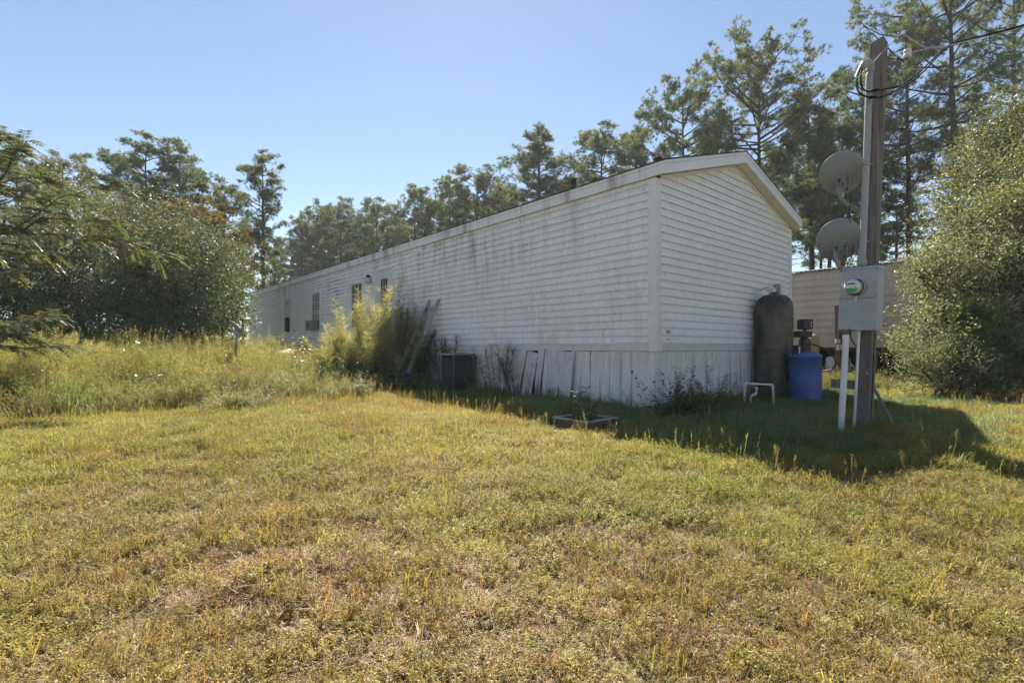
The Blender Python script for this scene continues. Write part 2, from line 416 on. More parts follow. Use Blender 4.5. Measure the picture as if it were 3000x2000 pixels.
# roof vents
for (u, v, zt, r, cap) in ((1.2, 2.65, 4.26, 0.05, False), (1.5, 0.93, 4.25, 0.04, True), (1.6, 9.0, 4.30, 0.05, False)):
    zb = slope_pts(u); m = MB()
    m.lathe([(r+0.05, zb-0.04), (r+0.045, zb+0.05), (r, zb+0.07), (r, zt-0.02)] + ([(r+0.045, zt-0.02), (r+0.045, zt+0.015), (0.001, zt+0.05)] if cap else [(r+0.008, zt-0.02), (r+0.008, zt), (r-0.01, zt), (r-0.012, zt-0.06), (0.001, zt-0.06)]), 12, Matrix.Translation((u, v, 0)))
    m.build("vent_pipe", M_['blackmetal'], house)

# ---- windows
M_['pane_dark'] = pmat("window_dark", (0.012, 0.012, 0.015), 0.25, spec=0.35, dirt=(0.10, 0.09, 0.08), dirt_amt=0.25, scale=3)
M_['pane_curtain'] = pmat("window_curtained", (0.075, 0.078, 0.085), 0.3, spec=0.35, dirt=(0.07, 0.065, 0.07), dirt_amt=0.7, scale=5, stretch=(1, 1, 0.1))
M_['screen'] = pmat("insect_screen", (0.022, 0.021, 0.024), 0.95, spec=0.05, dirt=(0.05, 0.045, 0.045), dirt_amt=0.4, scale=3)
M_['curtain_red'] = pmat("red_panel", (0.16, 0.05, 0.03), 0.7, dirt=(0.07, 0.03, 0.02), scale=6)
def bar(name, mat, parent, x0, x1, y0, y1, z0, z1):
    m = MB(); m.box((x0, y0, z0), (x1, y1, z1)); return m.build(name, mat, parent)
def window(i, v0, v1, z0, z1):
    # recess liner in the core
    w_ = MB()
    w_.box((-0.036, v0-0.055, z0-0.055), (0.03, v0-0.012, z1+0.055)); w_.box((-0.036, v1+0.012, z0-0.055), (0.03, v1+0.055, z1+0.055))
    w_.box((-0.036, v0-0.0115, z1+0.012), (0.03, v1+0.0115, z1+0.055)); w_.box((-0.040, v0-0.0115, z0-0.055), (0.03, v1+0.0115, z0-0.012))
    wn = w_.build("window", M_['trim'], house)
    zm = (z0+z1)/2
    for (a, b, lower) in ((zm+0.012, z1, False), (z0, zm-0.012, True)):
        xo = -0.006 if lower else -0.014
        fr = MB()
        t = 0.026
        fr.box((xo, v0-0.011, a), (xo+0.016, v0+t, b)); fr.box((xo, v1-t, a), (xo+0.016, v1+0.011, b))
        fr.box((xo-0.001, v0+t, b-t), (xo+0.017, v1-t, b)); fr.box((xo-0.001, v0+t, a), (xo+0.017, v1-t, a+t))
        fr.build("sash", M_['trim'], wn)
        full = (i != 1) and lower
        nc, nr = (1, 1) if full else (3, 1 if lower else 2)
        aa, bb = a+t, b-t
        if i == 1 and lower: aa = a + 0.30
        cw = (v1-v0-2*t)/nc; rh = (bb-aa)/nr
        for c in range(nc):
            for r_ in range(nr):
                p0, p1 = v0+t+c*cw, v0+t+(c+1)*cw; q0, q1 = aa+r_*rh, aa+(r_+1)*rh
                bar("pane", M_[('screen' if full else 'pane_dark') if lower else 'pane_curtain'], wn, xo+0.006, xo+0.010, p0+0.007, p1-0.007, q0+0.007, q1-0.007)
        if nc > 1:
            for c in range(1, nc): bar("muntin", M_['trim'], wn, xo+0.001, xo+0.015, v0+t+c*cw-0.0065, v0+t+c*cw+0.0065, aa, bb)
            for r_ in range(1, nr): bar("muntin", M_['trim'], wn, xo+0.003, xo+0.014, v0+t, v1-t, aa+r_*rh-0.0065, aa+r_*rh+0.0065)
    bar("dark_backing", M_['dark'], wn, 0.012, 0.0195, v0-0.012, v1+0.012, z0-0.012, z1+0.012)
    if i == 1:     # filler panels round the window air conditioner
        bar("filler_panel", M_['curtain_red'], wn, 0.001, 0.007, v0+0.03, v0+0.22, z0+0.027, z0+0.33)
        bar("filler_panel", M_['pane_dark'], wn, 0.001, 0.007, v0+0.225, v1-0.03, z0+0.027, z0+0.33)
    return wn
for i, w_ in enumerate(WINS): window(i, *w_)
# ---- door
v0, v1, z0, z1 = DOOR
d = MB(); d.box((-0.038, v0-0.055, z0), (0.03, v0, z1+0.05)); d.box((-0.038, v1, z0), (0.03, v1+0.055, z1+0.05)); d.box((-0.040, v0+0.0005, z1), (0.03, v1-0.0005, z1+0.05))
door = d.build("door", M_['trim'], house)
M_['door'] = pmat("door_skin", (0.68, 0.69, 0.69), 0.45, dirt=(0.4, 0.38, 0.34), dirt_amt=0.4, scale=2.5, fine=0.06)
wz0, wz1, wv0, wv1 = 2.12, 2.78, v0+0.28, v1-0.28
lf = MB()
lf.box((-0.012, v0+0.002, z0), (0.015, wv0, z1-0.002)); lf.box((-0.012, wv1, z0), (0.015, v1-0.002, z1-0.002))
lf.box((-0.0125, wv0, z0), (0.0145, wv1, wz0)); lf.box((-0.0125, wv0, wz1), (0.0145, wv1, z1-0.002))
lf.build("door_leaf", M_['door'], door)
cw = (wv1-wv0)/3; rh = (wz1-wz0)/3
for c in range(3):
    for r_ in range(3): bar("pane", M_['pane_dark'], door, -0.004, 0.002, wv0+c*cw+0.006, wv0+(c+1)*cw-0.006, wz0+r_*rh+0.006, wz0+(r_+1)*rh-0.006)
for c in (1, 2): bar("muntin", M_['trim'], door, -0.014, 0.004, wv0+c*cw-0.0065, wv0+c*cw+0.0065, wz0, wz1)
for c in (1, 2): bar("muntin", M_['trim'], door, -0.013, 0.003, wv0, wv1, wz0+c*rh-0.0065, wz0+c*rh+0.0065)
m = MB(); m.lathe([(0.028, 0), (0.028, 0.008), (0.010, 0.012), (0.010, 0.035), (0.026, 0.045), (0.026, 0.062), (0.001, 0.07)], 12, Matrix.Translation((-0.0125, v0+0.07, z0+0.95)) @ Matrix.Rotation(-math.pi/2, 4, 'Y'))
m.build("handle", M_['alu'], door)
# ---- porch light, exhaust vent, plates, outlet box
pl = MB(); pl.lathe([(0.055, 0), (0.055, 0.02), (0.02, 0.03), (0.02, 0.07)], 12, Matrix.Translation((-0.017, 9.18, 2.93)) @ Matrix.Rotation(-math.pi/2, 4, 'Y'))
plight = pl.build("porch_light", M_['trim'], house)
m = MB(); m.lathe([(0.05, 0.06), (0.06, 0.03), (0.06, 0.0), (0.001, 0.0)][::-1], 14, Matrix.Translation((-0.105, 9.18, 2.90))); m.build("lamp_base", M_['blackmetal'], plight)
m = MB(); m.lathe([(0.045, 0.0), (0.085, -0.05), (0.095, -0.10), (0.08, -0.15), (0.04, -0.18), (0.001, -0.185)][::-1], 16, Matrix.Translation((-0.105, 9.18, 2.90)))
M_['globe'] = pmat("frosted_globe", (0.62, 0.60, 0.58), 0.25, spec=0.6, dirt=(0.25, 0.22, 0.20), dirt_amt=0.6, scale=8); m.build("globe", M_['globe'], plight)
vt = MB(); vt.box((-0.034, 6.38, 3.08), (-0.002, 6.72, 3.28)); vent = vt.build("exhaust_vent", M_['trim'], house)
bar("flap", M_['belt'], vent, -0.040, -0.0345, 6.42, 6.68, 3.13, 3.23); bar("slot", M_['dark'], vent, -0.0425, -0.0405, 6.46, 6.58, 3.145, 3.16)
bar("label_plate", M_['galv'], house, 0.235, 0.325, -0.0325, -0.012, 1.135, 1.185); bar("label_plate", M_['belt'], house, 0.24, 0.31, -0.0325, -0.012, 1.03, 1.068)
ob = MB(); ob.bbox((3.98, -0.105, 1.98), (4.10, -0.018, 2.16), 0.005); obx = ob.build("outlet_box", M_['galv'], house)
m = MB(); m.tube([(4.13, -0.03, 2.12), (4.19, -0.05, 2.06), (4.17, -0.05, 1.96), (4.10, -0.05, 1.95)], 0.007, 6); m.build("cable", M_['pvc'], obx)
m = MB(); m.tube([(3.72, -0.05, 2.02), (3.86, -0.05, 2.02), (3.90, -0.05, 2.06), (3.98, -0.05, 2.06)], 0.022, 8); m.build("pipe", M_['pvc'], obx)

# ---- skirting panels, each its own piece
def skirt_panel_mesh(wd, ht, seed, perf=True):
    """ribbed vinyl panel, local x along the wall, y outward negative"""
    rg = random.Random(seed)
    xs = [0, 0.012, 0.016, 0.13, 0.137, 0.144, 0.165, 0.172, 0.235, 0.242, 0.262, 0.269, 0.276, 0.39, 0.394, 0.406]
    ys = [0.010, 0.010, 0.0, 0.0, 0.007, 0.0, 0.0, 0.006, 0.006, 0.0, 0.0, 0.007, 0.0, 0.0, 0.010, 0.010]
    V = []; Fq = []
    nz = 4
    for j in range(nz+1):
        z = ht*j/nz
        for x, y in zip(xs, ys): V.append((x*wd/0.406, -0.012 + y + 0.004*math.sin(3*z+seed), z))
    n = len(xs)
    for j in range(nz):
        for i in range(n-1): Fq.append((j*n+i, j*n+i+1, (j+1)*n+i+1, (j+1)*n+i))
    return V, Fq
def perf_mat():
    m, n, l, out = new_mat("skirt_vinyl_vented")
    b = n.new("ShaderNodeBsdfPrincipled"); l.new(b.outputs[0], out.inputs[0])
    c = mixc(n, l, (0.80, 0.80, 0.79), (0.69, 0.69, 0.67), noise(n, l, 20, 5, (1, 1, 0.4)))
    mu = n.new("ShaderNodeMath"); mu.operation = 'MULTIPLY'; l.new(noise(n, l, 2.4, 7, (1, 1, 0.35), 0.65, lo=0.42, hi=0.72), mu.inputs[0]); mu.inputs[1].default_value = 0.5
    c = mixc(n, l, c, (0.30, 0.28, 0.24), mu.outputs[0])
    tc = n.new("ShaderNodeTexCoord"); sx = n.new("ShaderNodeSeparateXYZ"); l.new(tc.outputs['Object'], sx.inputs[0])
    vo = n.new("ShaderNodeTexVoronoi"); vo.inputs['Scale'].default_value = 60; vo.inputs['Randomness'].default_value = 0.0; l.new(tc.outputs['Object'], vo.inputs[0])
    lt = n.new("ShaderNodeMath"); lt.operation = 'LESS_THAN'; lt.inputs[1].default_value = 0.36; l.new(vo.outputs['Distance'], lt.inputs[0])
    a = n.new("ShaderNodeMath"); a.operation = 'COMPARE'; a.inputs[1].default_value = 0.2035; a.inputs[2].default_value = 0.034; l.new(sx.outputs[0], a.inputs[0])
    mm = n.new("ShaderNodeMath"); mm.operation = 'MULTIPLY'; l.new(lt.outputs[0], mm.inputs[0]); l.new(a.outputs[0], mm.inputs[1])
    c = mixc(n, l, c, (0.05, 0.045, 0.04), mm.outputs[0])
    l.new(c, b.inputs['Base Color']); b.inputs['Roughness'].default_value = 0.5
    return m
def peel_mat():
    m, n, l, out = new_mat("peeling_painted_board")
    b = n.new("ShaderNodeBsdfPrincipled"); l.new(b.outputs[0], out.inputs[0])
    c = mixc(n, l, (0.66, 0.65, 0.63), (0.50, 0.48, 0.47), noise(n, l, 25, 5, (1, 1, 0.15)))
    dk = mixc(n, l, (0.085, 0.062, 0.07), (0.15, 0.12, 0.125), noise(n, l, 40, 4, (1, 1, 0.1)))
    tc = n.new("ShaderNodeTexCoord"); sx = n.new("ShaderNodeSeparateXYZ"); l.new(tc.outputs['Object'], sx.inputs[0])
    gr = n.new("ShaderNodeMapRange"); gr.inputs[1].default_value = 0.78; gr.inputs[2].default_value = 0.12; gr.inputs[3].default_value = -0.10; gr.inputs[4].default_value = 0.08; l.new(sx.outputs[2], gr.inputs[0])
    nz = noise(n, l, 6.0, 9, (1.6, 1.6, 0.05), 0.66, lo=0.0, hi=1.0)
    ad = n.new("ShaderNodeMath"); l.new(nz, ad.inputs[0]); l.new(gr.outputs[0], ad.inputs[1])
    mr = n.new("ShaderNodeMapRange"); mr.inputs[1].default_value = 0.55; mr.inputs[2].default_value = 0.585; l.new(ad.outputs[0], mr.inputs[0])
    c = mixc(n, l, c, dk, mr.outputs[0])
    l.new(c, b.inputs['Base Color']); b.inputs['Roughness'].default_value = 0.8
    bp = n.new("ShaderNodeBump"); bp.invert = True; bp.inputs[0].default_value = 0.7; bp.inputs[1].default_value = 0.004; l.new(mr.outputs[0], bp.inputs['Height']); l.new(bp.outputs[0], b.inputs['Normal'])
    return m
M_['skirt_perf'] = perf_mat(); M_['peel'] = peel_mat()
sk_meshes = []
for s in range(3):
    V, Fq = skirt_panel_mesh(0.402, 0.93, s); me = bpy.data.meshes.new("skirting_panel"); me.from_pydata(V, [], Fq); me.materials.append(M_['skirt_perf' if s < 2 else 'skirt']); me.update(); sk_meshes.append(me)
rg = random.Random(5)
def skirt(axis, s, lean=0.0, tilt=0.0, me=None, out=0.0):
    o = link("skirting_panel", me or sk_meshes[rg.randrange(3)], house)
    if axis == 'g': o.location = (s, 0.012-out, -0.055); o.rotation_euler = (-lean, tilt, 0)
    else: o.location = (0.012-out, s+0.406, -0.055); o.rotation_euler = (-lean, tilt, -math.pi/2)
    return o
s = 0.0; k = 0
while s < GW-0.2:
    t = 0.0; ln = rg.uniform(-0.006, 0.012)
    if k == 8: t = 0.055; s += 0.012
    if k in (9, 10): t = 0.03
    skirt('g', s, ln, t, out=rg.uniform(0, 0.01)); s += 0.403; k += 1
s = 0.01; k = 0
while s < 1.3:
    skirt('l', s, rg.uniform(0, 0.02), rg.uniform(-0.004, 0.012), out=rg.uniform(0, 0.012)); s += 0.404; k += 1
def flat_board(wd, ht, th=0.012):
    m = MB(); n = 6
    for j in range(3):
        a, b = j*wd/3+0.0012, (j+1)*wd/3-0.0012
        m.box((a, -th + (0.002 if j == 1 else 0), 0), (b, 0, ht - (0.01*j)))
    return m.mesh("skirting_panel", M_['peel'])
bm1 = flat_board(0.86, 0.985); bm2 = flat_board(0.45, 0.98)
o = link("skirting_panel", bm1, house); o.location = (-0.11, 2.43, -0.06); o.rotation_euler = (-0.10, 0.052, -math.pi/2); tag(o, "leaning skirting board with dark peeled paint patches")
o = link("skirting_panel", bm2, house); o.location = (-0.14, 2.95, -0.06); o.rotation_euler = (-0.13, 0.125, -math.pi/2); tag(o, "narrow leaning skirting board peeled dark at the foot")
s = 2.70
while s < 14.5:
    skirt('l', s, rg.uniform(-0.01, 0.03), rg.uniform(-0.02, 0.02), out=rg.uniform(0, 0.02)); s += 0.405
for (a, b) in ((0.35, 0.35), (0.35, 5.0), (3.9, 0.4), (0.4, 17), (0.4, 20), (4, 10)):
    m = MB(); m.box((a, b, -0.1), (a+0.4, b+0.4, 0.80)); m.build("pier", M_['dark'], house)
m = MB(); m.box((GW-0.03, 0.02, -0.1), (GW-0.01, LW, 0.86)); m.build("back_skirting", M_['skirt'], house)
m = MB(); m.box((0.02, LW-0.04, -0.1), (GW-0.04, LW-0.02, 0.86)); m.build("end_skirting", M_['skirt'], house)

# ================================================================ SECOND TRAILER
RZ2 = RZ
t0 = Vector((8.34, 15.0, 0))
tr = empty("old_trailer", t0, RZ2, "pinkish beige ribbed metal trailer with wavy tin roof edge behind the utility post", "trailer")
M_['tin'] = pmat("tin_roof", (0.50, 0.50, 0.50), 0.4, 0.6, dirt=(0.25, 0.2, 0.17), dirt_amt=0.4, scale=2)
M_['trailer'] = pmat("beige_metal_siding", (0.70, 0.60, 0.49), 0.55, dirt=(0.30, 0.21, 0.16), dirt_amt=0.5, scale=1.6, stretch=(1, 1, 0.2), fine=0.10)
V0, V1, DEP = -9.0, 9.0, 3.4
m = MB(); m.box((0.02, V0, 0.93), (DEP, V1, 3.13)); tb = m.build("wall", M_['trailer'], tr)
zz = 0.95; k = 0
while zz < 3.05:
    h_ = 0.195
    m = MB()
    prof = [(0.0, 0.0), (-0.012, 0.006), (-0.012, h_-0.052), (-0.002, h_-0.046), (-0.002, h_-0.036), (-0.012, h_-0.030), (-0.012, h_-0.008), (0.0, h_-0.002)]
    vs = []; ns = 24
    for i in range(ns+1):
        v = V0 + (V1-V0)*i/ns
        for (a, b) in prof: vs.append((a + 0.012 + 0.004*math.sin(v*1.1+k), v, zz + b + 0.006*math.sin(v*0.35)))
    n_ = len(prof); fs = [(i*n_+j, i*n_+j+1, (i+1)*n_+j+1, (i+1)*n_+j) for i in range(ns) for j in range(n_-1)]
    m.add(vs, fs); m.build("siding_panel", M_['trailer'], tb); zz += h_; k += 1
vs = []; ns = 900
for i in range(ns+1):
    v = V0-0.1 + (V1-V0+0.2)*i/ns; wv = 0.012*math.sin(v*2*math.pi/0.12)
    droop = -0.07*math.exp(-((v-0.1)/0.25)**2)
    vs += [(-0.09, v, 3.16 + wv + droop), (DEP/2, v, 3.42 + wv), (DEP+0.09, v, 3.16 + wv), (-0.09, v, 3.14 + wv + droop)]
m = MB(); m.add(vs, [q for i in range(ns) for q in ((i*4, i*4+4, i*4+5, i*4+1), (i*4+1, i*4+5, i*4+6, i*4+2), (i*4+3, i*4+7, i*4+4, i*4))])
m.build("roof", M_['tin'], tr)
m = MB(); m.box((-0.012, V0, 0.86), (0.06, V1, 0.93)); m.build("bottom_rail", M_['blackmetal'], tr)
m = MB()
m.box((0.5, V0, 0.70), (0.62, V1, 0.925)); m.build("chassis_beam", M_['dark'], tr)
m = MB(); m.box((1.2, V0, -0.1), (1.25, V1, 0.92)); m.build("under_shade", M_['dark'], tr)  # dark sheet standing in for the shade beneath the trailer
for v in (-6, -3, 0, 3, 6):
    m = MB(); m.box((0.3, v, -0.1), (0.7, v+0.4, 0.70)); m.build("pier", M_['dark'], tr)

# ================================================================ UTILITY POST AND WHAT HANGS ON IT
YP = 5.6
A_ = math.radians(54)
pb, pt = P(2529, 1262, YP), P(2574, 128, YP)
axis = (pt - pb).normalized()
nrm = Vector((-math.sin(A_), -math.cos(A_), 0)); rgt = Vector((math.cos(A_), -math.sin(A_), 0))
rgt = (rgt - axis*rgt.dot(axis)).normalized(); nrm = axis.cross(rgt) * -1
if nrm.y > 0: nrm = -nrm
def PF(loc):                       # frame on the post: x right, y back, z up the post
    return Matrix(((rgt.x, -nrm.x, axis.x, loc[0]), (rgt.y, -nrm.y, axis.y, loc[1]), (rgt.z, -nrm.z, axis.z, loc[2]), (0, 0, 0, 1)))
gb = gz(pb.x, pb.y)
def thing(name, loc, label, cat, group=None): return empty(name, loc, 0, label, cat, group)
def pb_build(mb, name, mat, parent):
    """mesh given in world coordinates, parented to an unrotated empty"""
    o = mb.build(name, mat, parent); o.location = -Vector(parent.location); return o
post = thing("utility_post", (pb.x, pb.y, gb), "tall weathered square timber utility post leaning slightly right", "post")
Mp = PF(pb); LP_ = (pt - pb).length
m = MB(); hw = 0.070; rgp = random.Random(2)
rings = []
for j in range(15):
    z = -0.3 + (LP_+0.3)*j/14; e = 0.003
    c_ = 0.008
    q = [(-hw+c_,-hw),(hw-c_,-hw),(hw,-hw+c_),(hw,hw-c_),(hw-c_,hw),(-hw+c_,hw),(-hw,hw-c_),(-hw,-hw+c_)]
    sc_ = 1.0 + (0.10 if z < 0.3 else 0)*(0.3-z)
    rings.append([Mp @ Vector((x*sc_ + rgp.uniform(-e, e), y*sc_ + rgp.uniform(-e, e), z + ((x*0.25 - y*0.15) if j == 14 else 0))) for x, y in q])
vs = [p for r in rings for p in r]
m.add(vs, [(j*8+i, j*8+(i+1)%8, (j+1)*8+(i+1)%8, (j+1)*8+i) for j in range(14) for i in range(8)] + [tuple(14*8+i for i in range(8))])
pb_build(m, "timber", M_['pole'], post)
m = MB(); m.box((-0.30, -hw-0.042, 0.455), (0.045, -hw-0.002, 0.555), Mp); pb_build(m, "cross_block", M_['plank'], post)
m = MB(); m.tube([Mp @ Vector((hw+0.006, -0.02+0.01*math.sin(z*3), z)) for z in np.linspace(0.05, 1.15, 9)], 0.005, 6); pb_build(m, "ground_wire", M_['blackmetal'], post)
m = MB(); m.lathe([(0.013, 0), (0.013, 0.012), (0.001, 0.014)], 8, PF(Mp @ Vector((0.04, -hw-0.001, 0.64))) @ Matrix.Rotation(math.pi/2, 4, 'X')); pb_build(m, "bolt", M_['galv'], post)

# conduit riser with weatherhead
def PP(x, y, dY=0.0): return P(x, y, YP + dY)
r0 = PP(2537, 192, -0.10)
riser = thing("conduit_riser", tuple(PP(2525, 783, -0.13)), "grey conduit strapped up the left of the timber post with weatherhead", "conduit")
m = MB(); m.tube([PP(2549, 205, -0.10), PP(2546.6, 223, -0.10), PP(2541, 400, -0.11), PP(2532, 623, -0.12), PP(2526, 770, -0.13), PP(2525.5, 793, -0.13)], 0.033, 14); pb_build(m, "pipe", M_['greypvc'], riser)
m = MB(); m.tube([PP(2526, 762, -0.13), PP(2525.5, 780, -0.13)], 0.045, 14); m.tube([PP(2549.5, 196, -0.10), PP(2548.5, 214, -0.10)], 0.040, 14); pb_build(m, "coupling", M_['greypvc'], riser)
m = MB(); m.tube([PP(2550, 203, -0.10), PP(2548, 190, -0.11), PP(2541, 184, -0.13), PP(2531, 188, -0.15), PP(2526, 197, -0.17)], [0.036, 0.042, 0.044, 0.038, 0.022], 14); pb_build(m, "weatherhead", M_['greypvc'], riser)
for y_ in (485, 711):
    xx = 2541 - (y_-400)*0.0405 - 0.5; m = MB()
    m.tube([PP(xx+0.6, y_-5, -0.115), PP(xx+0.4, y_+1, -0.115)], 0.0375, 14); m.tube([PP(xx+8, y_-4.5, -0.10), PP(xx+19, y_-3.5, -0.06)], 0.008, 6); pb_build(m, "strap", M_['greypvc'], riser)
# meter box
q = PP(2513, 876, -0.145)
mbox = thing("meter_box", tuple(q), "grey steel electric meter box with round meter on the timber post", "meter box")
Mb = PF(q); bw, bh, bd = 0.180, 0.340, 0.172
def mbx(name, mat, lo, hi, b=None, parent=mbox):
    m = MB(); (m.bbox(lo, hi, b, Mb) if b else m.box(lo, hi, Mb)); o = pb_build(m, name, mat, mbox)
    if parent is not mbox: o.parent = parent; o.location = (0, 0, 0)
    return o
mbx("housing", M_['galv'], (-bw, 0.004, -bh), (bw, bd, bh), 0.005)
mbx("lid_flange", M_['galv'], (-bw-0.006, -0.012, bh-0.012), (bw+0.008, bd, bh+0.012))
mbx("upper_cover", M_['galv'], (-bw+0.002, -0.004, 0.015), (bw-0.002, 0.003, bh-0.014))
mbx("lower_cover", M_['galv'], (-bw+0.001, -0.010, -bh+0.002), (bw-0.001, 0.003, 0.004))
mbx("cover_seam", M_['black'], (-bw+0.004, -0.003, 0.004), (bw-0.004, 0.003, 0.0085))
mbx("cover_lip", M_['galv'], (-bw-0.003, -0.013, 0.0085), (bw+0.001, 0.002, 0.018))
for (sx_, sz_) in ((-0.165, 0.315), (0.165, 0.315), (-0.165, 0.035), (0.165, 0.035), (-0.165, -0.325), (0.165, -0.325)):
    m = MB(); m.lathe([(0.006, 0), (0.006, 0.004), (0.001, 0.005)], 8, Mb @ Matrix.Translation((sx_, -0.004 if sz_ > 0 else -0.010, sz_)) @ Matrix.Rotation(math.pi/2, 4, 'X')); pb_build(m, "screw", M_['blackmetal'], mbox)
mbx("hasp", M_['alu'], (-0.018, -0.022, -0.028), (0.0, -0.0085, 0.030))
M_['paper'] = pmat("label_paper", (0.62, 0.62, 0.58), 0.7, fine=0.05); M_['orange'] = pmat("label_orange", (0.45, 0.22, 0.06), 0.7)
stk = mbx("sticker", M_['paper'], (-0.163, -0.0062, 0.150), (-0.120, -0.0042, 0.225))
mbx("sticker_band", M_['orange'], (-0.160, -0.0072, 0.209), (-0.123, -0.0063, 0.221)); mbx("sticker_mark", M_['black'], (-0.146, -0.0072, 0.190), (-0.137, -0.0063, 0.200))
mbx("sticker", M_['galv'], (-0.165, -0.0118, -0.040), (-0.085, -0.0102, -0.012))
cm = Vector((-0.022, -0.004, 0.128)); Rm = Mb @ Matrix.Translation(cm) @ Matrix.Rotation(math.pi/2, 4, 'X')
M_['cream'] = pmat("meter_cream", (0.66, 0.67, 0.58), 0.25, fine=0.05); M_['glass'] = pmat("meter_cover", (0.55, 0.56, 0.50), 0.12, spec=0.7, fine=0.04)
M_['green'] = pmat("meter_green", (0.03, 0.33, 0.08), 0.35, fine=0.1); M_['lcd'] = pmat("meter_lcd", (0.06, 0.065, 0.06), 0.25)
m = MB(); m.lathe([(0.098, 0), (0.098, 0.018), (0.092, 0.026), (0.080, 0.026)], 32, Rm); met = pb_build(m, "meter", M_['galv'], mbox)
def msub(name, mb, mat): o = mb.build(name, mat, met); return o
m = MB(); m.lathe([(0.089, 0.026), (0.089, 0.034), (0.080, 0.036)], 32, Rm); msub("gasket", m, M_['black'])
m = MB(); m.lathe([(0.080, 0.02), (0.080, 0.100), (0.074, 0.110), (0.072, 0.112)], 32, Rm); msub("cover", m, M_['glass'])
m = MB(); m.lathe([(0.071, 0.1125), (0.060, 0.1155), (0.001, 0.1165)], 32, Rm); msub("dial", m, M_['cream'])
seg = [(0.066*math.sin(t), -0.066*math.cos(t)) for t in np.linspace(-1.25, 1.25, 15)]
m = MB(); m.add([Rm @ Vector((x, y, 0.1185)) for x, y in seg], [tuple(range(15))]); msub("green_label", m, M_['green'])
m = MB()
for kx in range(3): m.box((-0.030, -0.030-0.010*kx, 0.1187), (0.028, -0.0275-0.010*kx, 0.1190), Rm)
msub("label_print", m, pmat("green_print", (0.02, 0.16, 0.05), 0.5))
m = MB(); m.box((-0.034, 0.018, 0.117), (0.034, 0.034, 0.1192), Rm); msub("display", m, M_['lcd'])
m = MB(); m.box((-0.010, -0.010, 0.117), (0.000, -0.003, 0.1190), Rm); m.box((0.030, -0.012, 0.117), (0.044, -0.002, 0.1189), Rm); m.box((-0.060, 0.016, 0.116), (-0.042, 0.030, 0.118), Rm); msub("dial_print", m, M_['lcd'])
# conduits under the box
def conduit(pts, r, label, n=14, mat='pvc'):
    b = pts[-1]; t = thing("conduit", tuple(b), label, "conduit"); m = MB(); m.tube(pts, r, n); pb_build(m, "pipe", M_[mat], t); return t
c1 = conduit([PP(2477, 962, -0.10), PP(2477.7, 1000, -0.11), PP(2473, 1100, -0.15), PP(2467, 1200, -0.19), PP(2463, 1270, -0.21)], 0.031, "thick white pvc conduit below the meter box, leaning outwards at the foot")
m = MB(); m.tube([PP(2477, 964, -0.10), PP(2477, 980, -0.10)], 0.037, 14); pb_build(m, "collar", M_['plank'], c1)
conduit([PP(2517, 962, -0.14), PP(2515, 1000, -0.14), PP(2509, 1120, -0.17), PP(2501, 1262, -0.18)], 0.0145, "thin white pvc conduit running down the front of the timber post", 10)
cable = thing("loose_cable", tuple(PP(2492, 1000, 0.05)), "short black cable sagging between conduit and post below meter box", "cable")
m = MB(); m.tube([PP(2490, 962, -0.05), PP(2492, 985, -0.05), PP(2499, 1003, -0.04), PP(2507, 1012, 0.0), PP(2514, 1020, 0.03)], 0.007, 6); pb_build(m, "wire", M_['black'], cable)
lp = thing("leaning_pipe", tuple(PP(2612, 1240)), "dirty pvc pipe stub leaning out of the grass right of the post", "pipe")
M_['oldpipe'] = pmat("mossy_pipe", (0.20, 0.185, 0.125), 0.6, dirt=(0.14, 0.13, 0.07), dirt_amt=0.8, scale=6)
m = MB(); m.tube([PP(2562.5, 1140, 0.25), PP(2584, 1180, 0.15), PP(2605, 1221, 0.05), PP(2624, 1262, 0.0)], 0.017, 12, cap=False); m.tube([PP(2562.5, 1140, 0.25), PP(2584, 1180, 0.15)], 0.0145, 12, cap=False); pb_build(m, "pipe", M_['oldpipe'], lp)
m = MB(); m.tube([PP(2557, 985, 0.05), PP(2561, 1011, 0.08), PP(2567, 1030, 0.15), PP(2569, 1055, 0.2), PP(2565, 1080, 0.22), PP(2561, 1100, 0.24), PP(2561, 1125, 0.25), PP(2563, 1150, 0.25)], 0.006, 6); pb_build(m, "wire", M_['oldpipe'], lp)

